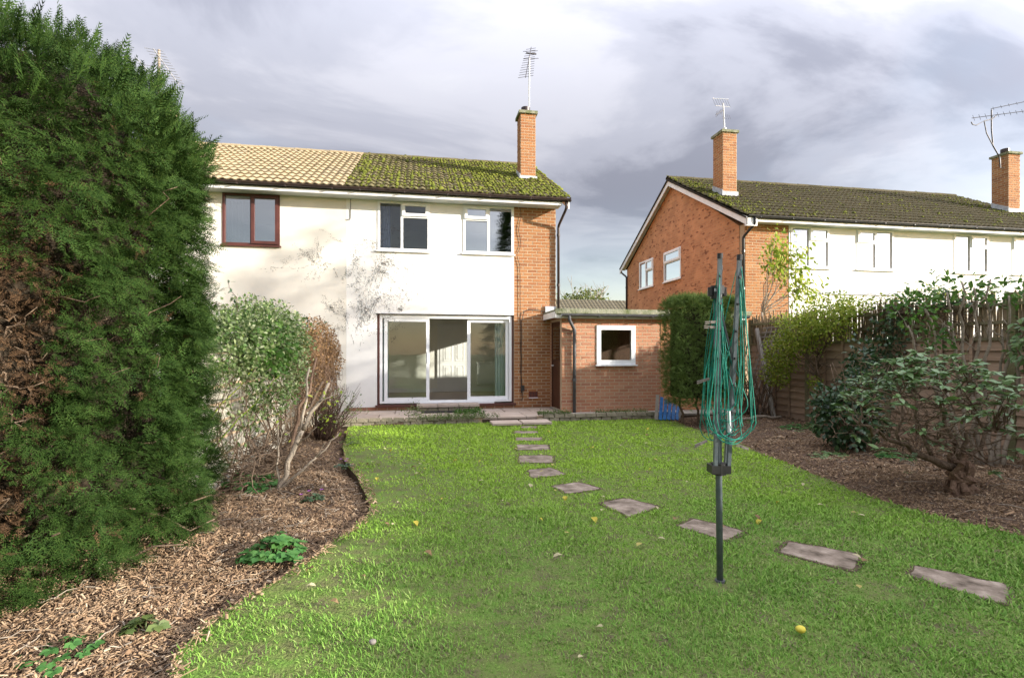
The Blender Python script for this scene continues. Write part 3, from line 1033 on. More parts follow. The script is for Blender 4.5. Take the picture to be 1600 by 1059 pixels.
def roof_frame(Y0, z0, Y1, z1):
    a = math.atan2(z1 - z0, Y1 - Y0)
    return a, math.hypot(Y1 - Y0, z1 - z0)


def lay_tiles(parent, xa, xb, Y0, z0, Y1, z1, mat, seed, skip=None):
    r = random.Random(seed)
    a, S = roof_frame(Y0, z0, Y1, z1)
    cols = max(1, round((xb - xa) / .33))
    w = (xb - xa) / cols
    rows = 14
    gauge = (S - .06) / rows
    R = Matrix.Rotation(a, 4, 'X')
    for j in range(rows):
        for i in range(cols):
            x = xa + (i + .5) * w
            s = j * gauge
            y, z = Y0 + s * math.cos(a), z0 + s * math.sin(a)
            if skip and skip(x, y + .15):
                continue
            sag = .012 * math.sin(x * 1.7 + seed) * math.sin(math.pi * j / rows)
            M = Matrix.Translation((x, y, z + .012 + sag + r.uniform(-.003, .003))) @ Matrix.Rotation(r.uniform(-.006, .006), 4, 'Y') @ R @ \
                Matrix.Diagonal((w / .33, 1, 1, 1))
            link("roof_tile", TILES[mat], parent, M)


def moss_clumps(parent, xa, xb, Y0, z0, Y1, z1, n, dens, seed, smax=.045):
    """cushions of moss sitting in the tile channels"""
    r = np.random.default_rng(seed)
    a, S = roof_frame(Y0, z0, Y1, z1)
    x = r.uniform(xa, xb, n); s = r.uniform(0, S, n)
    k = dens(x, s / S) > r.random(n)
    x, s = x[k], s[k]
    # towards channels and tile ends
    ph = (x - xa) / .165
    x = xa + (np.round(ph) + np.clip(ph - np.round(ph), -.30, .30)) * .165
    g = (S - .06) / 14
    s = (np.floor(s / g) + r.beta(1.1, 2.2, len(s))) * g
    m = len(x)
    P = np.stack([x, Y0 + s * math.cos(a), z0 + s * math.sin(a) + .036 + .028 * np.sin(np.pi * (x - xa) / .165) ** 2], 1)
    t = []
    for lat in (0.0, .55, 1.0):
        for q in range(6):
            an = q * math.pi / 3 + lat
            rr = math.cos(lat)
            t.append((rr * math.cos(an), rr * math.sin(an), math.sin(lat) * .55))
    t.append((0, 0, .6))
    f = []
    for b in (0, 6):
        for q in range(6):
            c, d = b + q, b + (q + 1) % 6
            f += [(c, d, d + 6), (c, d + 6, c + 6)]
    f += [(12 + q, 12 + (q + 1) % 6, 18) for q in range(6)]
    n_ = np.array((0, -math.sin(a), math.cos(a)))
    ang = r.uniform(0, 6.28, m)
    d = np.stack([np.cos(ang), np.sin(ang) * math.cos(a), np.sin(ang) * math.sin(a)], 1)
    V, F = scatter(t, f, P, d, np.tile(n_, (m, 1)), r.gamma(2.5, smax / 3, m) + .008, wide=r.uniform(.6, 1.3, m))
    o = link("moss", np_mesh("moss", V, F, "moss", True), parent)
    o["kind"] = "stuff"
    return o


def chimney(parent, x0, x1, y0, y1, zb, zt, seed, moss=False, pot=True):
    c = MB().box(x0, x1, y0, y1, zb - .5, zt).build("chimney", "mortar", parent)
    r0 = zb - .30
    lay_bricks(c, 'front', y0, x0, x1, r0, zt, "brick", seed=seed, proud=.004)
    lay_bricks(c, 'side', x0, y0, y1, r0, zt, "brick", seed=seed + 1, proud=.004, start=1)
    MB().box(x0 - .05, x1 + .05, y0 - .05, y1 + .05, zt, zt + .075).build("cap", "mossy_concrete", c)
    if pot:
        cx, cy = x0 + (x1 - x0) * .45, (y0 + y1) / 2
        MB().tube([(cx, cy, zt + .07), (cx, cy, zt + .13), (cx, cy, zt + .15), (cx, cy, zt + .26), (cx, cy, zt + .27)], [.10, .095, .125, .125, .10], 14).build("pot", "gutter_brown", c)
    f = MB()
    f.box(x0 - .035, x1 + .035, y0 - .035, y0 - .014, zb - .09, zb + .13)
    f.build("flashing", "lead", c)
    k = .54
    MB().prism([(y0 - .034, zb - .06), (y1, zb - .06 + k * (y1 - y0)), (y1, zb + .17 + k * (y1 - y0)), (y0 - .034, zb + .17)], 'x', x0 - .030, x0 - .013).build("flashing", "lead", c)
    return c


def eaves(root, xa, xb, Yw, Ye, zs, gut="gutter_brown", gutter_x=None):
    """soffit, fascia and half-round gutter with brackets"""
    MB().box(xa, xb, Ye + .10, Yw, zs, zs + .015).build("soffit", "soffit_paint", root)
    MB().box(xa, xb, Ye + .075, Ye + .10, zs - .012, zs + .15).build("fascia", "white_paint", root)
    gx0, gx1 = gutter_x or (xa, xb)
    prof = []
    cy, cz, R = Ye + .015, zs + .135, .056
    for k in range(9):
        t = math.pi + math.pi * k / 8
        prof.append((cy + R * math.cos(t), cz + R * math.sin(t)))
    for k in range(9):
        t = 2 * math.pi - math.pi * k / 8
        prof.append((cy + (R - .006) * math.cos(t), cz + (R - .006) * math.sin(t)))
    g = MB().prism(prof, 'x', gx0, gx1).build("gutter", gut, root)
    x = gx0 + .35
    while x < gx1:
        MB().box(x - .014, x + .014, cy - R - .006, Ye + .075, cz - R - .008, cz - R + .012).build("bracket", gut, g)
        x += .95
    return g


def pipe(parent, pts, r, mat, collars=()):
    # round the corners
    P = [Vector(p) for p in pts]
    out = [P[0]]
    for a, b, c in zip(P[:-2], P[1:-1], P[2:]):
        l = min(.06, (b - a).length * .4, (c - b).length * .4)
        p, q = b + (a - b).normalized() * l, b + (c - b).normalized() * l
        out += [p, (p + q + 2 * b) / 4, q]
    out.append(P[-1])
    o = MB().tube(out, r, 10).build("downpipe", mat, parent, True)
    for z in collars:
        MB().disc((pts[-1][0], pts[-1][1]), r + .009, z, z + .06, 12).build("collar", mat, o)
    return o


def room(parent, x0, x1, y0, y1, z0, z1, wall="room_wall", floor="carpet", side_hole=None):
    m = MB()
    m.add([(x0, y1, z0), (x1, y1, z0), (x1, y1, z1), (x0, y1, z1)], [(0, 1, 2, 3)])
    m.add([(x0, y0, z0), (x0, y1, z0), (x0, y1, z1), (x0, y0, z1)], [(0, 1, 2, 3)])
    if side_hole:
        a, b, c, d = side_hole
        for (p, q, e, f) in ((y0, a, z0, z1), (b, y1, z0, z1), (a, b, z0, c), (a, b, d, z1)):
            m.add([(x1, p, e), (x1, p, f), (x1, q, f), (x1, q, e)], [(0, 1, 2, 3)])
    else:
        m.add([(x1, y0, z0), (x1, y0, z1), (x1, y1, z1), (x1, y1, z0)], [(0, 1, 2, 3)])
    m.build("interior_wall", wall, parent)
    MB().box(x0, x1, y0, y1, z0 - .05, z0).build("interior_floor", floor, parent)
    MB().box(x0, x1, y0, y1, z1, z1 + .05).build("interior_ceiling", "room_white", parent)


EAVE_Z, RIDGE_Z, SOF = 5.02, 7.32, 4.87
YW = 12.14                       # facade of the pair on the left
YE = 11.74                       # gutter line
YR = 16.0                        # ridge


def roof_block(root, xa, xb, Ye, Yr, zr, tiles, seed, skip=None, back=True):
    Yb = 2 * Yr - Ye
    m = MB().prism([(Ye, EAVE_Z - .05), (Yr, zr - .05), (Yb, EAVE_Z - .05), (Yb, EAVE_Z - .09), (Yr, zr - .14), (Ye, EAVE_Z - .09)], 'x', xa, xb)
    rf = m.build("roof", "roof_base", root)
    lay_tiles(rf, xa, xb, Ye - .05, EAVE_Z - .035, Yr, zr - .035, tiles, seed, skip)
    # ridge tiles
    nr = int((xb - xa) / .45)
    w = (xb - xa) / nr
    rm = MB()
    prof = [(.13 * math.cos(t), .095 * math.sin(t)) for t in [math.pi * k / 8 for k in range(9)]]
    prof2 = [(p[0] * .88, p[1] * .82 - .002) for p in prof[::-1]]
    rme = MB().prism(prof + prof2, 'x', -w / 2 + .003, w / 2 - .003).mesh("ridge_tile", tiles)
    for k in range(nr):
        link("ridge_tile", rme, rf, Matrix.Translation((xa + (k + .5) * w, Yr, zr - .055 + .006 * (k % 2))))
    return rf


# ------------------------------------------------------------------ our house
H1 = thing("semi_detached_house", (1.0, 12.2, .1), "white rendered house with mossy roof, brick pier and sliding glass patio door", "house")
PX = -1.616
W1 = (-.93, .245, 3.735, 4.865); W2 = (1.01, 2.215, 3.735, 4.865)
fw = wall_panel('x', PX, 2.22, 2.30, SOF, YW, YW + .25, [W1, W2])
front = fw.build("front_wall", "render_white", H1)
low = wall_panel('x', PX, -.945, .17, 2.30, YW, YW + .25, [])
low.build("front_wall_lower", "render_white", H1)
MB().box(-.97, 2.216, YW - .03, YW - .002, 2.298, 2.325).build("drip_rail", "white_paint", H1)
# plinth
pl = MB().box(PX, 2.22, YW + .01, YW + .2, .05, .17).build("plinth", "mortar", H1)
lay_bricks(pl, 'front', YW + .012, PX, 2.22, .092, .167, "plinth_brick", seed=31, proud=.006)
# brick pier at the corner
pier = MB().box(2.221, 3.25, YW + .012, YW + .25, .05, SOF).build("brick_pier", "mortar", H1)
lay_bricks(pier, 'front', YW + .012, 2.221, 3.257, .095, SOF - .0, "brick", seed=5)
wall_panel('y', YW + .26, 19.86, .05, SOF, 3.0, 3.245, [(13.35, 15.35, .95, 2.28)]).build("gable_wall", "brick_far", H1)
MB().prism([(YW + .26, SOF), (19.86, SOF), (YR, 7.1)], 'x', 3.0, 3.245).build("gable_wall_top", "brick_far", H1)
added_win = MB().box(3.10, 3.16, 13.35, 13.41, .95, 2.28).box(3.10, 3.16, 15.29, 15.35, .95, 2.28).box(3.10, 3.16, 13.41, 15.29, 2.22, 2.28).box(3.10, 3.16, 13.41, 15.29, .95, 1.01).box(3.10, 3.16, 14.32, 14.38, 1.01, 2.22).build("window", "white_plastic", H1)  # unseen side window, added to let sun into the sitting room
MB().box(3.127, 3.133, 13.41, 14.32, 1.01, 2.22).build("pane", "glass", added_win)
MB().box(3.127, 3.133, 14.38, 15.29, 1.01, 2.22).build("pane", "glass", added_win)
MB().box(PX, 3.0, 19.6, 19.86, .05, SOF).build("back_wall", "render_white", H1)
MB().box(PX - .1, PX + .08, YW + .26, 19.6, .05, SOF).build("party_wall", "room_wall", H1)
MB().box(PX + .08, 2.99, YW + .25, 19.58, 2.42, 2.60).build("upper_floor", "room_white", H1)
room(H1, PX + .09, 2.98, YW + .251, 15.85, .215, 2.41, side_hole=(13.35, 15.35, .95, 2.28))
room(H1, PX + .09, .60, YW + .251, 15.4, 2.61, 4.95)
room(H1, .70, 2.98, YW + .251, 15.4, 2.61, 4.95)
window(H1, 'front', YW, *W1, [(0, .46, 0, 1, False), (.46, 1, 0, .70, False), (.46, 1, .70, 1, True)], glass="glass")
window(H1, 'front', YW, *W2, [(0, .50, 0, .70, False), (0, .50, .70, 1, True), (.50, 1, 0, 1, False)], glass="glass_mirror")
tag(link("curtain", curtain("curtain", 'front', YW + .33, -.90, -.66, 3.5, 4.84, "curtain_blue", 4, .03)), "blue curtain drawn aside in the bedroom window with its dark room", "curtain")

# roof
chim = (2.67, 3.08, 13.60, 14.08)
skip1 = lambda x, y: chim[0] - .05 < x < chim[1] + .05 and chim[2] - .1 < y < chim[3] + .15
rf = roof_block(H1, PX, 3.50, YE, YR, RIDGE_Z, "tile_moss", 21, None)
moss_clumps(rf, PX, 3.50, YE - .05, EAVE_Z - .03, YR, RIDGE_Z - .03, 16000,
            lambda x, v: np.clip(.22 + .6 * np.clip((x - .3) / 3, 0, 1) + .45 * vnoise(np.stack([x, v * 5], 1), 1.9, 3), .02, 1), 22, .024)
eaves(H1, PX, 3.30, YW, YE - .05, SOF, "gutter_brown", (PX, 3.49))
MB().prism([(YE - .02, EAVE_Z - .07), (YR, RIDGE_Z - .09), (2 * YR - YE, EAVE_Z - .07), (2 * YR - YE, EAVE_Z - .25), (YR, RIDGE_Z - .27), (YE - .02, EAVE_Z - .25)], 'x', 3.44, 3.465).build("bargeboard", "white_paint", H1)
chimney(H1, *chim, 6.0, 7.80, 41)
pipe(H1, [(3.40, YE + .0, SOF + .08), (3.40, YE + .0, SOF - .08), (3.30, YW - .05, SOF - .42), (3.30, YW - .05, 2.36)], .032, "gutter_brown", (4.2, 3.0))

# patio door: aluminium frame, two panels, open in the middle
DX0, DX1, DZ0, DZ1, DY = -.89, 2.175, .245, 2.275, YW + .05
pd = MB()
pd.box(DX0 - .04, DX0, DY - .01, DY + .14, DZ0 - .03, DZ1 + .02); pd.box(DX1, DX1 + .04, DY - .01, DY + .14, DZ0 - .03, DZ1 + .02)
timber = pd.build("patio_door", "brown_frame", H1)
fr = MB()
fr.box(DX0 + .001, DX0 + .06, DY, DY + .13, DZ0, DZ1); fr.box(DX1 - .06, DX1 - .001, DY, DY + .13, DZ0, DZ1)
fr.box(DX0 + .06, DX1 - .06, DY + .001, DY + .13, DZ1 - .075, DZ1); fr.box(DX0 + .06, DX1 - .06, DY + .001, DY + .13, DZ0, DZ0 + .05)
fr.build("door_frame", "white_plastic", timber)
MB().box(DX0 - .09, DX1 + .09, DY - .10, DY + .12, DZ0 - .075, DZ0 - .031).build("timber_sill", "brown_frame", timber)
MB().box(.02, 1.75, DY - .04, DY - .002, DZ0 - .03, DZ0 + .012).build("track", "white_plastic", timber)
for (a, b, yy) in ((DX0 + .10, .235, DY + .012), (1.12, DX1 - .065, DY + .06)):
    s = MB(); e = .075
    s.box(a, a + e, yy, yy + .045, DZ0 + .052, DZ1 - .078); s.box(b - e, b, yy, yy + .045, DZ0 + .052, DZ1 - .078)
    s.box(a + e, b - e, yy + .001, yy + .045, DZ1 - .078 - e, DZ1 - .078); s.box(a + e, b - e, yy + .001, yy + .045, DZ0 + .052, DZ0 + .052 + e)
    s.build("sliding_panel", "white_plastic", timber)
    MB().box(a + e - .004, b - e + .004, yy + .018, yy + .026, DZ0 + .052 + e - .004, DZ1 - .078 - e + .004).build("pane", "glass", timber)
MB().box(.185, .215, DY - .022, DY + .012, 1.17, 1.40).build("handle", "white_plastic", timber)
# what shows of the sitting room
idr = MB().box(.62, 1.44, 15.80, 15.845, .225, 2.20).build("interior_door", "room_white", H1)
for (a, b, c, d) in ((.72, .98, 1.15, 2.08), (1.08, 1.34, 1.15, 2.08), (.72, .98, .42, 1.02), (1.08, 1.34, .42, 1.02)):
    p = MB()
    p.box(a, b, 15.792, 15.80, c, c + .02).box(a, b, 15.792, 15.80, d - .02, d).box(a, a + .02, 15.792, 15.80, c + .02, d - .02).box(b - .02, b, 15.792, 15.80, c + .02, d - .02)
    p.box(a + .06, b - .06, 15.790, 15.80, c + .06, d - .06)
    p.build("panel", "room_white", idr)
MB().box(1.445, 1.52, 15.81, 15.847, .217, 2.27).box(.54, .615, 15.81, 15.847, .217, 2.27).box(.616, 1.444, 15.81, 15.847, 2.205, 2.27).build("door_casing", "room_white", H1)
MB().box(1.53, 2.97, 15.825, 15.848, .217, .33).build("skirting_board", "room_white", H1)
MB().box(-1.5, .53, 15.825, 15.848, .217, .33).build("skirting_board", "room_white", H1)
rad = thing("radiator", (2.2, 15.75, .4), "white panel radiator on the sitting room wall seen through the patio door", "radiator")
MB().box(1.72, 2.86, 15.72, 15.79, .45, 1.12).build("panel", "room_white", rad)
for k in range(28):
    x = 1.74 + k * .04
    MB().box(x, x + .022, 15.708, 15.719, .48, 1.09).build("fin", "room_white", rad)
MB().box(1.8, 1.83, 15.78, 15.849, .55, .9).box(2.75, 2.78, 15.78, 15.849, .55, .9).build("bracket", "room_white", rad)
# sloping underside of the stair in the corner of the room
MB().prism([(-1.52, 1.55), (-.35, 2.41), (-1.52, 2.41)], 'y', 14.2, 15.84).build("stair_soffit", "room_wall", H1)
tag(link("curtain", curtain("curtain", 'front', DY + .24, 1.80, 2.16, .27, 2.24, "curtain_teal", 5, .04)), "pale teal curtain hanging beside the fixed glass panel next to the brick pier", "curtain")
tag(link("curtain", curtain("curtain", 'front', DY + .24, -.86, -.70, .27, 2.24, "curtain_teal", 3, .035)), "narrow teal curtain behind the open glass panel near the shrubs", "curtain")

# wires, boxes and vents on the pier
w = []
rw = random.Random(3)
for k in range(46):
    z = SOF - .01 - k * (4.87 - .36) / 45
    x = 2.36 + (.03 * math.sin(k * .9) if k < 14 else .0) - (.06 * math.exp(-((z - 3.75) / .12) ** 2)) + rw.uniform(-.004, .004)
    w.append((x + .06 * max(0, (3.6 - z)) / 3.3 * .5, YW - .016, z))
MB().tube(w, .006, 5).build("cable", "black_plastic", H1)
w = [(2.40 + .008 * math.sin(k), YW - .018, .45 + (2.42 - .45) * k / 20) for k in range(18)] + [(2.46, YW - .02, 2.38), (2.60, YW - .02, 2.44), (2.8, YW - .02, 2.43), (3.02, YW - .02, 2.38), (3.14, YW - .02, 2.37)]
MB().tube(w, .0075, 5).build("cable", "black_plastic", H1)
MB().box(2.385, 2.465, YW - .06, YW - .003, .50, .63).build("junction_box", "black_plastic", H1)
MB().tube([(2.42, YW - .03, .5), (2.43, YW - .04, .34), (2.40, YW - .04, .28), (2.35, YW - .03, .30)], .008, 5).build("cable", "black_plastic", H1)
av = MB().box(2.58, 2.80, YW - .012, YW - .001, .34, .48).build("air_brick", "terracotta", H1)
for k in range(5):
    for j in range(3):
        MB().box(2.605 + k * .038, 2.63 + k * .038, YW - .016, YW - .0125, .36 + j * .038, .385 + j * .038).build("vent_slot", "black_plastic", av)
MB().box(2.58, 2.80, YW - .03, YW - .001, .318, .337).build("vent_ledge", "white_paint", H1)
MB().box(2.98, 3.245, YW - .035, YW - .003, 2.345, 2.52).build("corner_flashing", "lead", H1)
# hooked cable by the party line
MB().tube([(-1.52, YW - .012, SOF - .01), (-1.52, YW - .012, 4.45), (-1.53, YW - .014, 4.40), (-1.57, YW - .014, 4.385), (-1.60, YW - .014, 4.41)], .007, 5).build("cable", "grey_plastic", H1)

# marks of a torn-off climber on the render
cm = MB()
rc = random.Random(12)


def climb(x, z, a, l, dep, w):
    n = 6
    for k in range(n):
        a += rc.uniform(-.3, .3)
        x1, z1 = x + math.cos(a) * l / n, z + math.sin(a) * l / n
        if rc.random() < .30:
            t = rc.uniform(.3, .9)
            cm.bar((x, YW - .0022, z), (x + (x1 - x) * t, YW - .0022, z + (z1 - z) * t), w * rc.uniform(.5, 1.2), .003, (0, 1, 0))
        for _ in range(3):
            if rc.random() < .26:
                mx_, mz_ = x + rc.gauss(0, .025), z + rc.gauss(0, .025)
                an = rc.uniform(0, 6.28); ll = rc.uniform(.006, .028)
                cm.bar((mx_, YW - .002, mz_), (mx_ + ll * math.cos(an), YW - .002, mz_ + ll * math.sin(an)), rc.uniform(.002, .006), .003, (0, 1, 0))
        if dep > 0 and rc.random() < .55:
            climb(x1, z1, a + rc.choice((-1, 1)) * rc.uniform(.3, .9), l * rc.uniform(.45, .75), dep - 1, w * .8)
        x, z = x1, z1


for (x, z, a, l) in ((-1.35, 1.45, 1.3, .8), (-1.25, 1.5, 1.7, .9), (-1.4, 1.9, 1.2, .9), (-1.15, 2.0, 1.5, .9), (-1.3, 2.5, 1.2, .9), (-1.5, 2.5, 1.9, 1.0), (-1.2, 2.9, 1.1, .8), (-1.0, 1.9, 1.0, .5), (-1.5, 2.9, 1.6, .9), (-1.05, 2.6, 1.3, .7), (-1.45, 1.6, 2.0, .7)):
    climb(x, z, a, l, 3, .005)
cm2 = cm.build("climber_marks", "climber_black", H1)
cm2["kind"] = "stuff"

# ------------------------------------------------------------------ the attached house on the left
H2 = thing("semi_detached_house", (-4.2, 12.2, .1), "cream rendered house with pale sandy roof tiles and brown framed window", "house")
LX = -6.75
WB = (-4.19, -3.02, 3.75, 4.868)
wall_panel('x', LX, PX - .002, .05, SOF, YW + .001, YW + .25, [WB]).build("front_wall", "render_cream", H2)
MB().prism([(YW + .26, .05), (19.86, .05), (19.86, SOF), (YR, 7.1), (YW + .26, SOF)], 'x', LX, LX + .25).build("gable_wall", "brick_far", H2)
MB().box(LX + .26, PX - .11, 19.6, 19.86, .05, SOF).build("back_wall", "render_cream", H2)
room(H2, -5.2, -1.8, YW + .26, 15.4, 2.61, 4.95)
window(H2, 'front', YW, *WB, [(0, .5, 0, 1, False), (.5, 1, 0, 1, True)], mat="brown_frame", glass="glass_mirror", ft=.05)
tag(link("curtain", curtain("curtain", 'front', YW + .12, -4.14, -3.78, 3.7, 4.72, "curtain_white", 5, .03)), "white curtain behind the brown framed upstairs window", "curtain")
rf2 = roof_block(H2, LX - .2, PX - .004, YE, YR, RIDGE_Z, "tile_cream", 51)
eaves(H2, LX - .05, PX - .004, YW, YE - .05, SOF, "gutter_brown", (LX - .2, PX - .004))
chimney(H2, -6.34, -5.90, 13.60, 14.10, 6.0, 7.28, 61)

# ------------------------------------------------------------------ brick garage
G = thing("brick_garage", (3.1, 11.1, .08), "flat roofed brick garage with small white window and brown side door", "garage")
GX0, GX1, GY, GZ = 3.10, 7.55, 11.10, 2.24
GW = (3.915, 4.835, 1.14, 2.02)
gwm = wall_panel('x', GX0 + .004, GX1, .03, GZ, GY + .012, GY + .12, [GW]).build("front_wall", "mortar", G)
lay_bricks(gwm, 'front', GY + .012, GX0, 5.45, .065, GZ - .0, "brick_garage", holes=[GW], seed=71, limit=330)
MB().box(5.455, GX1, GY + .001, GY + .0115, .05, GZ).build("front_wall_end", "brick_far", G)
sd = wall_panel('y', GY + .125, YW + .01, .03, GZ, GX0 + .012, GX0 + .12, [(11.27, 12.03, .12, 2.12)]).build("side_wall", "mortar", G)
lay_bricks(sd, 'side', GX0 + .012, GY + .02, YW - .01, .065, GZ, "brick_garage", holes=[(11.27, 12.03, .05, 2.14)], seed=72)
dr = MB().box(GX0 + .035, GX0 + .075, 11.30, 12.0, .13, 2.10).build("side_door", "brown_wood", G)
MB().box(GX0 + .014, GX0 + .09, 11.272, 11.298, .12, 2.12).box(GX0 + .014, GX0 + .09, 12.002, 12.028, .12, 2.12).box(GX0 + .014, GX0 + .09, 11.298, 12.002, 2.102, 2.12).build("frame", "brown_wood", dr)
MB().box(GX0 + .02, GX0 + .034, 11.38, 11.92, 1.25, 2.0).build("pane", "glass_coated", dr)
MB().box(GX0 - .01, GX0 + .034, 11.90, 11.96, 1.09, 1.12).build("handle", "white_paint", dr)
MB().box(GX0 - .02, GX0 + .12, 11.25, 12.05, .05, .118).build("door_sill", "concrete", G)
window(G, 'front', GY, *GW, [(0, 1, 0, 1, False)], glass="glass", ft=.10)
MB().box(3.3, GX1, 13.0, 13.05, .05, GZ).box(GX0 + .5, GX0 + .52, 11.3, 13.0, .05, GZ).build("inner_wall", "twig_dark", G)
roofg = MB().box(GX0 - .16, GX1 + .1, GY - .12, 13.1, GZ + .002, GZ + .12)
roofg.build("flat_roof", "felt_roof", G)
MB().box(GX0 - .17, GX0 - .161, GY - .14, YW - .002, GZ - .06, GZ + .07).build("side_fascia", "white_paint", G)
MB().box(GX0 - .18, GX1 + .1, GY - .16, GY - .121, GZ + .03, GZ + .135).build("roof_edge", "mossy_concrete", G)
MB().box(GX0 - .16, GX1, GY - .09, GY - .001, GZ - .07, GZ + .001).build("fascia", "white_paint", G)
prof = []
cy, cz, R = GY - .20, GZ + .015, .055
for k in range(9):
    t = math.pi + math.pi * k / 8
    prof.append((cy + R * math.cos(t), cz + R * math.sin(t)))
prof += [(cy + (R - .006) * math.cos(2 * math.pi - math.pi * k / 8), cz + (R - .006) * math.sin(2 * math.pi - math.pi * k / 8)) for k in range(9)]
gg = MB().prism(prof, 'x', GX0 - .05, GX1).build("gutter", "grey_plastic", G)
for k in range(6):
    x = 3.9 + k * .62
    MB().box(x - .015, x + .015, cy - R - .006, GY - .09, cz - R - .008, cz - R + .01).build("bracket", "grey_plastic", gg)
pipe(G, [(3.22, cy, cz - .03), (3.22, cy, cz - .13), (3.38, GY - .05, 1.92), (3.38, GY - .05, .07)], .035, "grey_plastic", (1.86, .78))

# ------------------------------------------------------------------ neighbours on the right
NX0, NXP, NX1, NYW, NYE, NYR, NRZ = 8.62, 14.32, 20.0, 12.6, 12.28, 16.62, 7.44
N1 = thing("semi_detached_house", (11.4, 12.7, .1), "neighbouring house with brick gable, white bargeboard and dark mossy roof", "house")
N2 = thing("semi_detached_house", (17.0, 12.7, .1), "farther half of the neighbouring pair with dark chimney and partly shaded white wall", "house")
nw = [(10.0, 11.2, 3.735, 4.865), (12.06, 13.28, 3.735, 4.865), (15.34, 16.56, 3.735, 4.865), (17.42, 18.62, 3.735, 4.865)]
wall_panel('x', 9.94, NXP - .001, .05, SOF, NYW, NYW + .25, [nw[0], nw[1]]).build("front_wall", "render_white", N1)
wall_panel('x', NXP, 18.68, .05, SOF, NYW, NYW + .25, [nw[2], nw[3]]).build("front_wall", "render_white", N2)
MB().box(18.681, NX1, NYW + .01, NYW + .25, .05, SOF).build("brick_pier", "brick_far", N2)
np_ = MB().box(NX0 + .012, 9.938, NYW + .012, NYW + .25, .05, SOF).build("brick_pier", "mortar", N1)
lay_bricks(np_, 'front', NYW + .012, NX0, 9.938, 2.20, SOF + .03, "brick", seed=81)
# gable wall with two window holes
gab = wall_panel('y', NYW + .26, 20.64, .05, SOF, NX0, NX0 + .25, [(16.08, 17.3, 3.90, 4.869), (18.15, 19.4, 3.90, 4.869)])
gab.build("gable_wall", "brick_far", N1)
MB().prism([(NYW + .26, SOF), (20.64, SOF), (NYR, 7.25)], 'x', NX0, NX0 + .25).build("gable_wall_top", "brick_far", N1)
# the holes reach the plate of the gable; their heads are framed above
window(N1, 'side', NX0, -17.3, -16.08, 3.90, 4.96, [(0, 1, 0, .62, False), (0, 1, .62, 1, True)], glass="glass_coated")
window(N1, 'side', NX0, -19.4, -18.15, 3.90, 4.96, [(0, .48, 0, 1, False), (.48, 1, 0, .6, False), (.48, 1, .6, 1, True)], glass="glass_coated")
for k, (y0, y1) in enumerate(((16.1, 17.28), (18.17, 19.38))):
    tag(link("net_curtain", curtain("net_curtain", 'side', NX0 + .3, -y1, -y0, 3.8, 4.95, "curtain_white", 9, .02)),
        ("pale net curtain in the wider gable window nearer the downpipe" if k == 0 else "pale net curtain in the farther gable window"), "curtain")
MB().box(NX1 - .25, NX1, NYW + .26, 20.64, .05, SOF).build("side_wall", "brick_far", N2)
MB().box(NX0 + .26, NX1 - .26, 20.4, 20.64, .05, SOF).build("back_wall", "render_white", N1)
room(N1, NX0 + .3, 14.2, NYW + .26, 15.6, 2.61, 4.95)
room(N2, 14.4, 19.7, NYW + .26, 15.6, 2.61, 4.95)
LA = [(0, .48, 0, 1, False), (.48, 1, 0, .66, False), (.48, 1, .66, 1, True)]
LB = [(0, .52, 0, .66, False), (0, .52, .66, 1, True), (.52, 1, 0, 1, False)]
window(N1, 'front', NYW, *nw[0], LA, glass="glass_coated")
window(N1, 'front', NYW, *nw[1], LB, glass="glass_coated")
window(N2, 'front', NYW, *nw[2], LA, glass="glass_coated")
window(N2, 'front', NYW, *nw[3], LB, glass="glass_coated")
for k, (r_, lab) in enumerate(((nw[0], "white blind in the neighbour's window beside the brick pier"), (nw[1], "white blind in the neighbour's middle upstairs window"))):
    tag(link("window_blind", curtain("window_blind", 'front', NYW + .16, r_[0] + .03, r_[1] - .03, 3.75, 4.86, "curtain_white", 10, .012)), lab, "blind")
tag(link("window_blind", curtain("window_blind", 'front', NYW + .16, nw[2][0] + .03, nw[2][1] - .03, 4.45, 4.86, "curtain_white", 10, .012)), "half drawn white blind in the third upstairs window of the neighbours", "blind")
lt = MB().box(10.9, 13.4, NYW - .03, NYW - .002, 3.02, 3.09).build("lintel_flashing", "lead", N1)
nch1, nch2 = (8.97, 9.43, 14.2, 14.72), (19.48, 19.96, 14.2, 14.72)
rn1 = roof_block(N1, 8.40, NXP - .002, NYE, NYR, NRZ, "tile_dark", 91)
rn2 = roof_block(N2, NXP + .002, 20.22, NYE, NYR, NRZ, "tile_dark", 92)
moss_clumps(rn1, 8.40, NXP, NYE - .05, EAVE_Z - .03, NYR, NRZ - .03, 11000,
            lambda x, v: np.clip(.10 + .8 * np.exp(-(x - 8.4) / .7) + .16 * vnoise(np.stack([x, v * 5], 1), 1.6, 4), .03, 1), 93, .018)
moss_clumps(rn2, NXP, 20.22, NYE - .05, EAVE_Z - .03, NYR, NRZ - .03, 11000,
            lambda x, v: np.clip(.08 + .7 * np.exp((x - 20.2) / .9) + .14 * vnoise(np.stack([x, v * 5], 1), 1.6, 4), .03, 1), 94, .018)
eaves(N1, 8.60, NXP - .002, NYW, NYE - .05, SOF, "black_plastic", (8.45, NXP - .002))
eaves(N2, NXP + .002, 20.1, NYW, NYE - .05, SOF, "grey_plastic", (NXP + .002, 20.1))
bb = MB().prism([(NYE - .02, EAVE_Z - .06), (NYR, NRZ - .075), (2 * NYR - NYE + .02, EAVE_Z - .06), (2 * NYR - NYE + .02, EAVE_Z - .27), (NYR, NRZ - .30), (NYE - .02, EAVE_Z - .27)], 'x', 8.425, 8.455)
bb.build("bargeboard", "white_paint", N1)
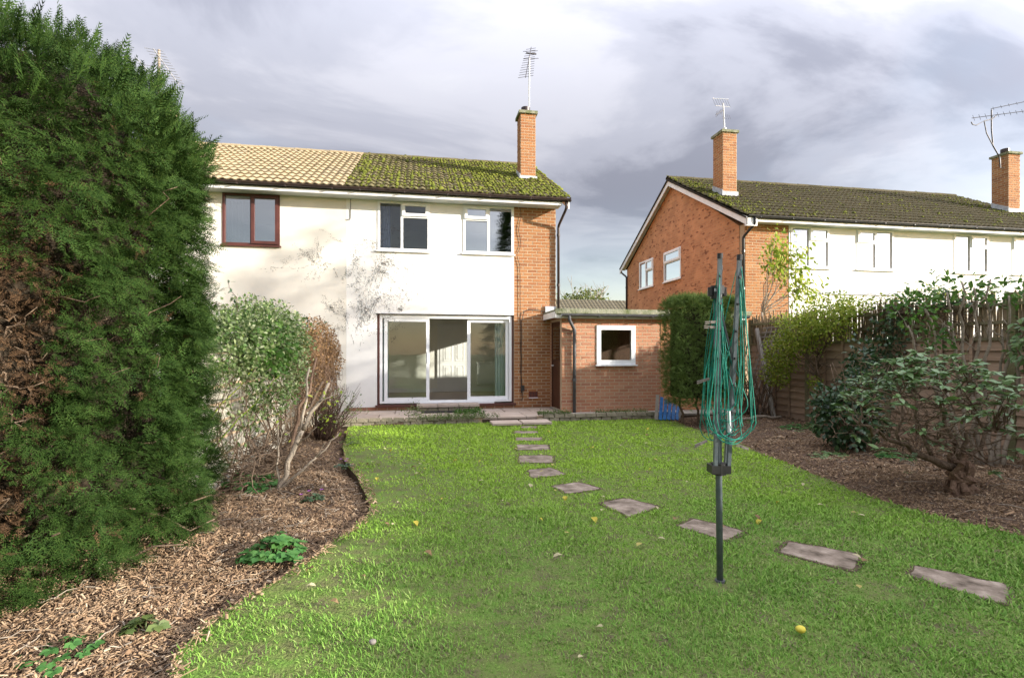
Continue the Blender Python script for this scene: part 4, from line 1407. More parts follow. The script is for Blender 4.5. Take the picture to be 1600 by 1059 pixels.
MB().prism([(NYE + .1, EAVE_Z - .10), (NYR, NRZ - .15), (2 * NYR - NYE - .1, EAVE_Z - .10), (2 * NYR - NYE - .1, EAVE_Z - .14), (NYR, NRZ - .20), (NYE + .1, EAVE_Z - .14)], 'x', 8.456, NX0 - .002).build("verge_soffit", "soffit_paint", N1)
MB().box(8.426, NX0 + .12, NYE - .02, NYE + .06, SOF - .14, SOF + .07).build("box_end", "white_paint", N1)
chimney(N1, *nch1, 6.11, 8.02, 101, pot=False)
chimney(N2, *nch2, 6.11, 8.08, 103)
pipe(N1, [(8.66, NYE - .03, SOF + .08), (8.66, NYE - .03, SOF - .08), (NX0 - .045, NYW + .02, SOF - .36), (NX0 - .045, NYW + .02, 2.1)], .036, "black_plastic", (4.1, 3.1))
pipe(N1, [(8.50, 20.98, SOF + .08), (8.50, 20.98, SOF - .06), (NX0 - .045, 20.60, SOF - .3), (NX0 - .045, 20.60, 1.0)], .036, "black_plastic", (4.1,))

# ------------------------------------------------------------------ far things between the houses
FH = thing("distant_bungalow", (14, 42, 0), "distant bungalow with grey tiled roof between the two houses", "house")
MB().box(2, 26, 40.6, 48, -.2, 3.6).build("wall", "brick_far", FH)
fr_ = MB().prism([(40, 3.5), (44.2, 5.95), (48.4, 3.5), (48.4, 3.4), (40, 3.4)], 'x', 1.6, 26.4).build("roof", "far_tile", FH)
fm_ = MB()
for i in range(301):
    x = -12.4 + 24.8 * i / 300
    zz = .05 * abs(math.sin(math.pi * x / .33))
    fm_.v += [(x, 0, zz - .05), (x, 0, zz + .04), (x, .36, zz)]
for i in range(300):
    q = i * 3
    fm_.f += [(q, q + 3, q + 4, q + 1), (q + 1, q + 4, q + 5, q + 2)]
fme = fm_.mesh("tile_course", "far_tile")
a_ = math.atan2(2.45, 4.2)
for k in range(15):
    s = .05 + k * .32
    link("tile_course", fme, fr_, Matrix.Translation((14, 40 + s * math.cos(a_), 3.58 + s * math.sin(a_))) @ Matrix.Rotation(a_, 4, 'X'))


# ------------------------------------------------------------------ aerials
def yagi(parent, a, b, n, span, side, mat, r=.006, boom=.011, dip=0.0):
    a, b, side = Vector(a), Vector(b), Vector(side).normalized()
    MB().tube([a, b], boom, 6).build("boom", mat, parent)
    for k in range(n):
        p = a.lerp(b, (k + .3) / n)
        l = span * (1 - .35 * k / n)
        MB().tube([p - side * l / 2, p + side * l / 2 + Vector((0, 0, dip))], r, 4).build("element", mat, parent)


A = thing("tv_aerial", (2.98, 13.95, 7.85), "tall thin television aerial on the white house's chimney", "aerial")
MB().tube([(2.98, 13.98, 7.6), (2.98, 13.98, 8.7), (2.99, 13.98, 9.55)], .019, 8).build("mast", "mast_white", A)
yagi(A, (2.72, 13.2, 8.55), (3.10, 14.25, 9.98), 13, .40, (.9, -.2, .12), "aerial_dark")
MB().box(2.93, 3.22, 14.12, 14.15, 9.72, 9.75).build("reflector", "aerial_dark", A)
MB().tube([(2.86, 14.2, 9.60), (3.30, 14.2, 9.66)], .008, 4).tube([(2.86, 14.22, 9.82), (3.28, 14.22, 9.88)], .008, 4).build("reflector_bar", "aerial_dark", A)

A = thing("tv_aerial", (9.25, 14.6, 8.15), "small white grid aerial on the gable chimney of the neighbouring house", "aerial")
MB().tube([(9.22, 14.5, 8.05), (9.22, 14.5, 8.28)], .055, 10).build("base", "mast_white", A)
MB().tube([(9.22, 14.5, 8.2), (9.14, 14.45, 9.02)], .02, 8).build("mast", "mast_white", A)
for k in range(7):
    t = k / 6
    MB().tube([(8.72 + .48 * t, 14.35, 9.08 + .02 * t), (8.80 + .48 * t, 14.30, 8.84)], .006, 4).build("grid_wire", "aerial_metal", A)
for z in (0, 1):
    MB().tube([(8.72 + .08 * z, 14.35 - .05 * z, 9.08 - .24 * z), (9.26 + .02 * z, 14.35 - .05 * z, 9.1 - .26 * z)], .008, 4).build("grid_bar", "mast_white", A)
for k in range(5):
    t = k / 4
    MB().tube([(8.98 + .26 * t, 14.3, 8.64 - .05 * t), (9.0 + .26 * t, 14.25, 8.44)], .006, 4).build("grid_wire", "aerial_metal", A)
yagi(A, (8.62, 14.0, 8.42), (9.2, 14.5, 8.85), 6, .2, (.2, .2, 1), "aerial_dark")

A = thing("tv_aerial", (19.3, 14.5, 7.9), "branching dark aerial bolted to the far chimney of the neighbouring houses", "aerial")
MB().tube([(19.42, 14.3, 7.62), (19.28, 14.3, 7.62), (19.28, 14.3, 7.95), (19.42, 14.3, 7.95)], .016, 6).build("bracket", "aerial_dark", A)
MB().tube([(19.28, 14.3, 7.65), (19.24, 14.3, 8.0), (18.98, 14.3, 8.35), (18.92, 14.3, 8.9), (18.92, 14.3, 9.55)], .021, 7).build("mast", "aerial_dark", A)
MB().tube([(18.98, 14.3, 8.35), (18.72, 14.3, 8.75), (18.62, 14.3, 9.15), (18.3, 14.3, 8.98), (18.15, 14.3, 9.0), (18.1, 14.3, 9.08)], .017, 6).build("arm", "aerial_dark", A)
MB().tube([(18.62, 14.3, 9.15), (18.95, 14.3, 9.24), (19.15, 14.3, 9.40)], .017, 6).build("arm", "aerial_dark", A)
yagi(A, (18.25, 14.4, 9.26), (19.95, 14.0, 9.46), 9, .22, (0, .3, 1), "aerial_dark")
yagi(A, (18.9, 14.3, 9.58), (20.6, 13.9, 9.92), 7, .12, (0, .3, 1), "aerial_dark")

A = thing("tv_aerial", (-6.1, 13.9, 7.85), "pale aerial poking up behind the big conifer", "aerial")
MB().tube([(-6.22, 13.9, 7.6), (-6.22, 13.9, 8.75)], .03, 8).build("mast", "bark_pale", A)
yagi(A, (-6.25, 13.7, 8.66), (-5.78, 13.9, 7.95), 12, .42, (1, 0, -.1), "aerial_metal", .007)
yagi(A, (-6.62, 13.7, 8.40), (-6.3, 13.9, 8.05), 1, .9, (1, 0, -.12), "aerial_metal", .007)
# ================================================================== GARDEN STRUCTURES
# right-hand fence ------------------------------------------------------
FX = 7.70
fence = thing("wooden_fence", (FX, 7.5, 0), "tall weathered fence of brown boards topped by slatted screening", "fence")
rf_ = random.Random(21)
posts = [11.05, 9.22, 7.39, 5.56, 3.73, 1.9, .07, -1.76, -3.59, -5.42]
for i, y in enumerate(posts):
    MB().box(FX - .03, FX + .06, y - .05, y + .05, -.1, 2.2 + rf_.uniform(-.03, .05)).build("post", "fence_green", fence)
bme = {}
for i in range(len(posts) - 1):
    y1, y0 = posts[i] - .055, posts[i + 1] + .055
    for k in range(11):
        z0 = .02 + k * .142 + rf_.uniform(-.006, .006)
        b = MB()
        ns = 8
        v = []
        for j in range(ns + 1):
            y = y0 + (y1 - y0) * j / ns
            wv = rf_.uniform(-.007, .007)
            v += [(FX - .032, y, z0 + wv), (FX - .004, y, z0 + .165), (FX + .008, y, z0 + .165), (FX + .004, y, z0 + wv)]
        f = []
        for j in range(ns):
            for q in range(4):
                a, c = j * 4 + q, j * 4 + (q + 1) % 4
                f.append((a, c, c + 4, a + 4))
        f += [(0, 1, 2, 3), tuple(ns * 4 + q for q in (3, 2, 1, 0))]
        b.add(v, f).build("board", "fence_board", fence)
    for q in (.25, .5, .75):
        y = y0 + (y1 - y0) * q
        MB().box(FX - .058, FX - .034, y - .02, y + .02, .02, 1.62).build("batten", "fence_board", fence)
    for z in (1.60, 1.82, 2.06):
        MB().box(FX - .035, FX + .005, y0, y1, z - .022, z + .022).build("rail", "fence_green", fence)
y = 11.0
while y > 2.6:
    w = rf_.uniform(.016, .036)
    h = 2.20 + rf_.uniform(-.10, .10) + .04 * math.sin(y * 2)
    M = Matrix.Translation((FX + .022 + rf_.uniform(-.004, .004), y, (1.62 + h) / 2)) @ Matrix.Rotation(rf_.uniform(-.05, .05), 4, 'X')
    MB().obox(M, .012, w, h - 1.62).build("slat", "slat_wood", fence)
    y -= w + rf_.choice((.002, .004, .006, .008, .018))

run = MB()
while y > -5.4:
    w = rf_.uniform(.03, .05)
    run.box(FX + .018, FX + .03, y - w / 2, y + w / 2, 1.62, 2.2 + rf_.uniform(-.08, .08))
    y -= w + .008
run.build("slat_run", "slat_wood", fence)["kind"] = "stuff"

brush = MB()
y = 11.0
while y > 3.0:
    hb = 2.14 + rf_.uniform(-.16, .14)
    dx, dy = rf_.uniform(-.01, .01), rf_.uniform(-.03, .03)
    brush.tube([(FX + .055 + dx, y, 1.55), (FX + .055, y + dy * .5, 1.9), (FX + .055 - dx, y + dy, hb)], [.009, .008, .005], 4)
    y -= rf_.uniform(.006, .022) if y > 6.4 else rf_.uniform(.012, .05)
brush.build("brushwood_screen", "bark", fence)["kind"] = "stuff"

# loose trellis leaning on the fence
tr = thing("leaning_trellis", (7.3, 10.1, 0), "grey square trellis panel leaning against the fence beside the clipped hedge", "trellis")


def trp(a, b):   # along the panel, up the panel
    return (7.28 + b * .18, 10.75 - a * .98 - b * .42 * .3, .02 + b * .97)


for k in range(6):
    a = .02 + k * .15
    MB().bar(trp(a, 0), trp(a + .12, 2.0), .03, .014, (1, 0, 0)).build("upright", "grey_wood", tr)
for k in range(11):
    b = .95 + k * .105
    MB().bar(tuple(c - (.012 if i == 0 else 0) for i, c in enumerate(trp(.0, b))), tuple(c - (.012 if i == 0 else 0) for i, c in enumerate(trp(.95, b + .02))), .012, .028).build("lath", "grey_wood", tr)
pst = MB().bar((7.32, 9.72, .0), (7.55, 10.62, 1.95), .07, .07).build("leaning_post", "grey_wood")
tag(pst, "leaning grey timber post propped against the fence by the trellis", "post")

# left boundary wall of garden stone -------------------------------------
bw = thing("boundary_wall", (-2.1, 8.2, 0), "low pale stone boundary wall half hidden by the overgrown climbers", "wall")
MB().box(-2.22, -2.02, 5.0, 11.65, -.1, 1.42).build("core", "mortar", bw)
rs = random.Random(8)
for k in range(8):
    y = 5.02
    z0 = .0 + k * .178
    while y < 11.6:
        l = rs.uniform(.2, .42)
        y1 = min(y + l, 11.64)
        if y1 - y > .08:
            e = .02
            x0 = -2.02 + rs.uniform(.012, .04)
            a, b, c, d = y + .008, y1 - .008, z0 + .006, z0 + .17
            j = lambda: rs.uniform(-.012, .012)
            v = [(-2.04, a, c), (-2.04, b, c), (-2.04, b, d), (-2.04, a, d), (x0, a + e + j(), c + e + j()), (x0, b - e + j(), c + e + j()), (x0, b - e + j(), d - e + j()), (x0, a + e + j(), d - e + j())]
            MB().add(v, [(4, 5, 6, 7), (0, 1, 5, 4), (1, 2, 6, 5), (2, 3, 7, 6), (3, 0, 4, 7)]).build("stone", "garden_stone", bw)
        y = y1
MB().box(-2.26, -1.98, 4.98, 11.66, 1.422, 1.48).build("coping", "mossy_concrete", bw)
MB().box(-2.01, -1.93, 11.56, 11.64, .05, 1.62).build("end_post", "fence_green", bw)

# rotary clothes airer ----------------------------------------------------
AX, AY = 1.835, 2.935
RT, FW = Vector((math.cos(math.radians(10.15)), -math.sin(math.radians(10.15)), 0)), Vector((math.sin(math.radians(10.15)), math.cos(math.radians(10.15)), 0))
air = thing("rotary_airer", (AX, AY, 0), "folded rotary clothes airer with grey pole and tangled green line", "clothes airer")
B = Vector((AX, AY, 0))
lean = RT * -.022
MB().tube([B + Vector((0, 0, -.05)), B + lean * .35 + Vector((0, 0, .70)), B + lean + Vector((0, 0, 1.80))], .0195, 14).build("pole", "pole_steel", air, True)
hubc = B + lean * .35
hub = MB()
hub.disc(hubc, .046, .665, .735, 14)
hub.obox(Matrix.Translation(hubc + Vector((0, 0, .70))) @ Matrix.Rotation(math.radians(-10), 4, 'Z'), .118, .09, .05)
hub.build("hub", "black_plastic", air)
tb = MB()
tc_ = B + lean + Vector((0, 0, 1.80))
tb.disc(tc_, .036, 1.75, 1.83, 12)
for s in (-1, 1):
    tb.disc(tc_ + RT * .038 * s + FW * -.01, .02, 1.765, 1.82, 10)
    tb.obox(Matrix.Translation(tc_ + FW * .04 * s), .03, .06, .05)
tb.build("top_hub", "black_plastic", air)
MB().obox(Matrix.Translation(tc_ + RT * -.018 + FW * -.038), .018, .006, .018).build("rivet", "mast_white", air)
arms = []
for (r0, f0, r1, f1, zt) in ((-.034, -.03, -.030, -.075, 2.005), (.046, -.03, .108, -.03, 2.005), (.0, .045, .028, .07, 1.955), (.06, .045, .152, .07, 1.95)):
    a = hubc + RT * r0 + FW * f0 + Vector((0, 0, .68))
    b = B + RT * r1 + FW * f1 + Vector((0, 0, zt))
    arms.append((a, b))
    ar = MB().bar(a, b, .021, .024, tuple(FW)).build("arm", "pole_steel", air)
    MB().tube([b - (b - a).normalized() * .02, b + (b - a).normalized() * .012], .017, 10).build("arm_cap", "black_plastic", ar)
    for k in range(6):
        p = a.lerp(b, .28 + .125 * k)
        MB().obox(Matrix.Translation(p - FW * .018), .012, .012, .012).build("line_eyelet", "black_plastic", ar)
    m_ = a.lerp(b, .50)
    MB().tube([tc_ + Vector((0, 0, -.02)), m_], .0075, 6).build("strut", "grey_plastic", air)
rl = random.Random(17)


def loop(p, q, c, W, zb, dep):
    """a slack length of line hanging as a teardrop between two arms"""
    zu = zb + W * 1.15
    L0, R0 = (p - B).dot(RT), (q - B).dot(RT)
    F0, F1 = (p - B).dot(FW), (q - B).dot(FW)
    pts = []
    for k in range(13):
        s_ = k / 12
        pts.append((L0 + (c - W - L0) * s_ ** 1.15, F0 + (dep - F0) * min(1, 1.6 * s_), p.z + (zu - p.z) * s_))
    for k in range(1, 12):
        a_ = math.pi + math.pi * k / 12
        pts.append((c + W * math.cos(a_), dep + .012 * math.sin(5 * a_), zu + W * 1.15 * math.sin(a_)))
    for k in range(12, -1, -1):
        s_ = k / 12
        pts.append((R0 + (c + W - R0) * s_ ** 1.15, F1 + (dep - F1) * min(1, 1.6 * s_), q.z + (zu - q.z) * s_))
    j = [rl.uniform(-.004, .004) for _ in range(4)]
    P_ = [B + RT * (x + j[0] * math.sin(k * .5) + j[1] * math.sin(k * .9)) + FW * (y + j[2] * math.sin(k * .6)) + Vector((0, 0, z)) for k, (x, y, z) in enumerate(pts)]
    MB().tube(P_, .0027, 5).build("clothes_line", "green_line", air, True)


for k in range(21):
    i, j_ = rl.choice(((0, 1), (0, 1), (0, 2), (1, 3), (2, 3), (0, 3)))
    t0 = 1.0 if k % 3 == 0 else rl.uniform(.62, .98)
    p = arms[i][0].lerp(arms[i][1], t0); q = arms[j_][0].lerp(arms[j_][1], min(1.0, t0 + rl.uniform(-.05, .05)))
    W = rl.uniform(.03, .135)
    loop(p, q, rl.uniform(-.015, .055), W, 1.02 - 1.15 * W + rl.uniform(-.10, .14), rl.choice((-1, -1, 1)) * rl.uniform(.03, .11))
MB().tube([B + Vector((0, 0, -.03)), B + Vector((0, 0, .012))], [.034, .030], 12).build("ground_socket", "grey_plastic", air)
MB().tube([hubc + RT * .04 + FW * -.05 + Vector((0, 0, 1.06)), hubc + RT * .045 + FW * -.05 + Vector((0, 0, .93))], .011, 8).build("cord_handle", "mast_white", air)
for (r0, f0, z, an, lab) in ((-.085, -.085, 1.60, .1, "grey wooden peg, upper of the pair clipped high on the green line"), (-.09, -.085, 1.57, -.05, "grey wooden peg, lower of the pair clipped high on the green line"),
                             (-.115, -.03, 1.245, .3, "grey peg alone on the outer loops of green line"), (-.14, -.06, .865, .42, "grey peg hanging lowest beside the pole above the hub"),
                             (.11, -.06, .845, -.35, "dark peg dangling below the looser loops opposite the others")):
    c = B + RT * r0 + FW * f0 + Vector((0, 0, z))
    d = (RT * math.cos(an) + Vector((0, 0, math.sin(an)))).normalized()
    pg = MB()
    pg.bar(c - d * .04 + Vector((0, 0, .006)), c + d * .04 + Vector((0, 0, .003)), .011, .007)
    pg.bar(c - d * .04 - Vector((0, 0, .006)), c + d * .04 - Vector((0, 0, .003)), .011, .007)
    pg.tube([c - FW * .008, c + FW * .008], .009, 6)
    tag(pg.build("clothes_peg", "peg_wood"), lab, "clothes peg", "pegs on the airer line")

# blue slatted thing at the hedge foot --------------------------------------
bl = thing("blue_crate_panel", (5.0, 10.0, .05), "broken blue slatted panel leaning under the clipped hedge by the garage", "panel")
for k in range(6):
    x = 4.80 + k * .085
    hgt = .46 - .05 * k
    a, b = Vector((x, 9.98 - .012 * k, .03)), Vector((x + .14 + .01 * k, 10.20, .06 + hgt))
    MB().bar(a, b, .068, .018, (0, -1, .3)).build("slat", "grey_wood" if k == 0 else "blue_plastic", bl)
MB().bar((4.90, 10.14, .16), (5.40, 10.06, .12), .03, .02).build("cross_bar", "blue_plastic", bl)
MB().bar((5.30, 9.97, .04), (5.42, 10.10, .25), .05, .02, (0, -1, .3)).build("slat", "grey_wood", bl)
# ================================================================== VEGETATION
# ---- grass -----------------------------------------------------------------
def make_grass():
    r = np.random.default_rng(5)
    P = []
    for (x0, x1, y0, y1, dens) in ((-1.3, 5.0, 1.35, 3.0, 12500), (-1.4, 5.3, 3.0, 4.6, 8500), (-1.4, 5.3, 4.6, 6.6, 4200), (-1.4, 5.3, 6.6, 10.36, 2400), (-1.2, 5.3, -2.5, 1.35, 350)):
        k = int((x1 - x0) * (y1 - y0) * dens)
        P.append(np.stack([r.uniform(x0, x1, k), r.uniform(y0, y1, k)], 1))
    P = np.concatenate(P)
    P = P[in_poly(P, LAWN_POLY)]
    for q in STONES:
        c = np.mean(q, 0)
        qq = [tuple(c + (np.array(p) - c) * .945) for p in q]
        P = P[~in_poly(P, qq)]
    # worn and bare patches
    dl, dr = dist_line(P, EL), dist_line(P, ER)
    n1 = vnoise(P, 1.7, 31); n2 = vnoise(P, 5.0, 32)
    bare = np.zeros(len(P))
    for (cx, cy, rx, ry, a) in ((-.66, 7.3, .55, 1.0, .97), (-.36, 6.2, .62, .9, .97), (-.15, 5.35, .5, .45, .85), (-.42, 3.85, .45, .30, .97), (-.72, 3.3, .42, .35, .95), (-.45, 3.05, .5, .3, .8), (-.8, 2.6, .4, .3, .7), (.35, 4.2, .5, .3, .25), (.9, 2.6, .35, .2, .3), (3.9, 3.0, .5, .25, .4), (.5, 2.3, .3, .15, .3),
                            (1.83, 2.92, .14, .12, .85), (4.75, 6.9, .35, .9, .6), (-1.05, 9.3, .25, .8, .6), (2.62, 3.52, .12, .06, .6), (0.1, 3.0, .5, .3, .35)):
        bare = np.maximum(bare, a * np.clip(1.5 - 1.3 * np.sqrt(((P[:, 0] - cx) / rx) ** 2 + ((P[:, 1] - cy) / ry) ** 2) + .35 * n2, 0, 1))
    bare = np.maximum(bare, .75 * np.exp(-dl / .10)); bare = np.maximum(bare, .7 * np.exp(-dr / .18))
    n3 = vnoise(P, 11.0, 33)
    bare = np.clip(bare + .13 * np.clip(n1 + .5 * n2 + .5 * n3 - .15, 0, 1), 0, .93)
    keep = r.random(len(P)) > bare
    P = P[keep]; n1 = n1[keep]
    k = len(P)
    dist = np.hypot(P[:, 0], P[:, 1])
    h = (r.gamma(4, .0046, k) + .005) * np.clip(1 + .35 * n1 + .3 * vnoise(P, 7.0, 36), .35, 2)
    wd = r.uniform(.0018, .0033, k) * np.clip(dist / 2.6, 1, 3.2)
    a = r.uniform(0, 2 * np.pi, k); ln = np.abs(r.normal(.0, .75, k))
    d = np.stack([np.cos(a) * np.sin(ln), np.sin(a) * np.sin(ln), np.cos(ln)], 1)
    a2 = a + np.pi / 2 + r.normal(0, .5, k)
    sx = np.stack([np.cos(a2), np.sin(a2), 0 * a2], 1)
    bend = np.stack([np.cos(a), np.sin(a), -0.5 * np.ones(k)], 1) * (h * r.uniform(.1, .5, k))[:, None]
    base = np.column_stack([P, np.full(k, -.003)])
    m1 = base + d * (h * .55)[:, None] + bend * .25
    tip = base + d * h[:, None] + bend
    V = np.stack([base - sx * wd[:, None], base + sx * wd[:, None], m1 + sx * wd[:, None] * .8, m1 - sx * wd[:, None] * .8, tip], 1).reshape(-1, 3)
    F = np.array([(0, 1, 2), (0, 2, 3), (3, 2, 4)])[None] + (np.arange(k) * 5)[:, None, None]
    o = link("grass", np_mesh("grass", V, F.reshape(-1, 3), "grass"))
    o["kind"] = "stuff"
    tag(o, "short mown green grass covering the lawn", "grass")


make_grass()


# ---- generic plant pieces ----------------------------------------------------
def foliage(name, parent, P, N, size, mat, tpl=LEAF2, droop=.3, spread=.9, seed=0, wide=None):
    r = np.random.default_rng(seed)
    k = len(P)
    d = nrm(N + r.normal(0, spread, (k, 3)) + np.array((0, 0, -droop)))
    up = nrm(N * .6 + r.normal(0, .6, (k, 3)) + np.array((0, 0, .5)))
    V, F = scatter(tpl[0], tpl[1], P, d, up, size, wide)
    o = link(name, np_mesh(name, V, F, mat), parent)
    o["kind"] = "stuff"
    return o


def blob(n, c, rad, seed, shell=.55, noise=.18, flat=None):
    """points through an uneven ellipsoid with their outward directions"""
    r = np.random.default_rng(seed)
    D = nrm(r.normal(size=(n, 3)))
    k = 1 + noise * vnoise(D, 3.0, seed + 1) + noise * .7 * vnoise(D, 7.0, seed + 2)
    t = (shell ** 3 + (1 - shell ** 3) * r.random(n)) ** (1 / 3)
    P = np.array(c) + D * np.array(rad) * (k * t)[:, None]
    return P, D


def twig(a, b, n=6, wob=.06, rnd=random, sag=0.0):
    a, b = Vector(a), Vector(b)
    L = (b - a).length
    pts = [a]
    for k in range(1, n):
        t = k / n
        p = a.lerp(b, t) + Vector((rnd.uniform(-1, 1), rnd.uniform(-1, 1), rnd.uniform(-1, 1))) * wob * L * math.sin(math.pi * t) ** .5
        p.z -= sag * math.sin(math.pi * t)
        pts.append(p)
    pts.append(b)
    return pts


def taper(r0, r1, n):
    return [r0 + (r1 - r0) * k / (n - 1) for k in range(n)]


def branches(name, parent, specs, mat, sides=6, seed=0, wob=.06):
    """each limb (a, b, r0, r1) is a tapered tube; all limbs of a plant form one branching part"""
    rnd = random.Random(seed)
    m = MB()
    for (a, b, r0, r1) in specs:
        p = twig(a, b, 6, wob, rnd)
        m.tube(p, taper(r0, r1, len(p)), sides)
    return m.build(name, mat, parent, True)


# ---- big conifer on the left -----------------------------------------------------
CT = np.array((-2.92, 4.0)); CR = 1.32; CH = 3.33


def conifer_surface(u, v, jit):
    """u azimuth, v height fraction -> point and outward normal of the clipped conifer"""
    z = v * CH
    prof = np.where(v < .12, .93 + .07 * v / .12, 1.0) * np.where(v > .86, np.sqrt(np.clip(1 - ((v - .86) / .15) ** 2, 0.02, 1)), 1)
    el = 1.0
    dirx, diry = np.cos(u), np.sin(u)
    rr = CR * prof * (1 + .05 * np.sin(3 * u + 4 * v) + .035 * np.sin(7 * u - 9 * v) + .03 * np.sin(13 * u + 17 * v)) + jit
    # stretched away to the left, out of the picture
    px = CT[0] + dirx * rr * np.where(dirx < 0, 1.5, 1.0); py = CT[1] + diry * rr
    N = np.stack([dirx, diry, np.where(v > .86, (v - .86) * 7, .05)], 1)
    return np.stack([px, py, z + .05], 1), nrm(N)


def make_conifer():
    r = np.random.default_rng(77)
    root = thing("conifer_tree", (CT[0], CT[1], 0), "large clipped green conifer with a dead brown patch, filling the side of the garden", "conifer")
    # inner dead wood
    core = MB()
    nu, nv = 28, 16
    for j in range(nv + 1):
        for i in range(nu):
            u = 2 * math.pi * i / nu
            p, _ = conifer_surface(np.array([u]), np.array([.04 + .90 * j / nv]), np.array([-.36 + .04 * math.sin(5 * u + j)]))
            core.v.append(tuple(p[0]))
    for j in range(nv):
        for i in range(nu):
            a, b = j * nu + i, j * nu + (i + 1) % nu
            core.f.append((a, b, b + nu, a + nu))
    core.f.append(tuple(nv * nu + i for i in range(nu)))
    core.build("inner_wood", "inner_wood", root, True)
    # sprays: flat fans of fronds set along short branchlets, layered over one another
    nb, per = 4300, 8
    u = r.uniform(-2.3, 1.35, nb)          # the sides that face the garden
    v = r.random(nb) ** .92
    C, N = conifer_surface(u, v, np.zeros(nb))
    jit = -np.abs(r.normal(0, .07, nb)) + .05 * vnoise(C, 4.5, 41) + .025 * vnoise(C, 11.0, 42)
    C, N = conifer_surface(u, v, jit)
    tang = np.stack([-N[:, 1], N[:, 0], 0 * N[:, 0]], 1)
    bd = nrm(N * r.uniform(.30, 1.0, (nb, 1)) + tang * r.normal(0, .75, (nb, 1)) + np.array((0, 0, 1)) * (r.normal(-.05, .40, (nb, 1)) + np.clip(C[:, 2:3] - 2.5, 0, 1) * .8))
    bu = nrm(N * .75 + r.normal(0, .30, (nb, 3)) + np.array((0, 0, .55)))
    bu = nrm(bu - (bu * bd).sum(1, keepdims=True) * bd)
    bs = np.cross(bd, bu)
    L = r.uniform(.085, .175, nb)
    q = np.tile(np.linspace(0, 1, per), nb)
    side = np.tile(np.where(np.arange(per) % 2, 1, -1), nb) * (q < .99)
    I = np.repeat(np.arange(nb), per)
    P = C[I] + bd[I] * ((q - .4) * L[I])[:, None] - np.array((0, 0, 1)) * (.12 * L[I] * q ** 2)[:, None]
    ang = side * (.95 - .35 * q) + r.normal(0, .14, len(q))
    d = bd[I] * np.cos(ang)[:, None] + bs[I] * np.sin(ang)[:, None] + r.normal(0, .09, (len(q), 3)) - np.array((0, 0, .14))
    up = bu[I] + r.normal(0, .14, (len(q), 3))
    size = L[I] * (.62 - .25 * q) * r.uniform(.75, 1.2, len(q))
    # loose fill behind them
    m2 = 13000
    u2 = r.uniform(-2.3, 1.35, m2); v2 = r.random(m2) ** .92
    P2, N2 = conifer_surface(u2, v2, -.07 - np.abs(r.normal(0, .10, m2)))
    d2 = nrm(N2 * .6 + r.normal(0, .6, (m2, 3)))
    P = np.concatenate([P, P2]); NN = np.concatenate([N[I], N2]); d = np.concatenate([d, d2])
    up = np.concatenate([up, nrm(N2 + r.normal(0, .6, (m2, 3)))]); size = np.concatenate([size, r.uniform(.06, .12, m2)])
    grp = np.concatenate([r.normal(0, .18, nb)[I], r.normal(0, .2, m2)])
    lone = np.concatenate([(r.random(nb) < .022)[I], r.random(m2) < .05])
    k = len(P)
    # dead patch: faces the camera, chest high, ragged; browning runs on down to the ground
    az = np.arctan2(P[:, 1] - CT[1], P[:, 0] - CT[0])

    def patch(ca, cz, ra, rz):
        return np.sqrt(((az - ca) / ra) ** 2 + ((P[:, 2] - cz) / rz) ** 2)
    q1 = np.minimum(patch(-.85, 1.45, .22, .62), patch(-1.1, 1.2, .35, .9)) + .38 * vnoise(P, 4.5, 8) + .2 * vnoise(P, 11, 7) + grp
    q2 = patch(-1.2, .50, .42, .62) + .45 * vnoise(P, 5, 9) + 1.3 * grp
    dead = (q1 < 1.0) | (q2 < .82) | lone
    hole = (q1 < .75) & (r.random(k) < .5)
    g, dead = ~dead & ~hole, dead & ~hole
    V, F = scatter(*FROND_S, P[g], d[g], up[g], size[g] * 1.15)
    o = link("crown", np_mesh("crown", V, F, "conifer_green"), root); o["kind"] = "stuff"
    nd = dead.sum()
    V, F = scatter(*FROND_S, P[dead] - NN[dead] * .05, d[dead] + r.normal(0, .35, (nd, 3)), up[dead], size[dead], wide=np.full(nd, .7))
    o = link("dead_sprays", np_mesh("dead_sprays", V, F, "conifer_dry"), root); o["kind"] = "stuff"
    o["label"] = "dead brown sprays on the side of the conifer"
    # leading shoots that break the outline
    rr = np.random.default_rng(78)
    m = 520
    u = rr.uniform(-2.2, 1.3, m); v = rr.uniform(.80, .985, m)
    P, N = conifer_surface(u, v, rr.normal(.0, .03, m))
    d = nrm(N * .6 + np.array((0, 0, .9)) + rr.normal(0, .35, (m, 3)))
    V, F = scatter(*FROND, P, d, runit(m), rr.uniform(.09, .22, m), wide=np.full(m, .7))
    o = link("top_shoots", np_mesh("top_shoots", V, F, "conifer_green"), root); o["kind"] = "stuff"
    # bare twigs in the dead patch
    rnd = random.Random(5)
    tw = MB()
    for _ in range(120):
        a = rnd.gauss(-.95, .28); z = rnd.gauss(1.25, .55)
        p, nn = conifer_surface(np.array([a]), np.array([max(.05, min(.8, z / CH))]), np.array([-.30]))
        p = Vector(p[0]); nn = Vector(nn[0])
        e = p + nn * rnd.uniform(.15, .36) + Vector((rnd.uniform(-.22, .22), rnd.uniform(-.22, .22), rnd.uniform(-.05, .35)))
        pts = twig(p, e, 6, .09, rnd)
        tw.tube(pts, taper(rnd.uniform(.004, .011), .0018, len(pts)), 4)
    tw.build("bare_twigs", "bark", root, True)["kind"] = "stuff"
    MB().tube([(CT[0], CT[1], -.1), (CT[0] + .03, CT[1] - .02, 1.2), (CT[0], CT[1], 2.6)], [.13, .10, .05], 10).build("trunk", "bark", root, True)
    lo = MB()
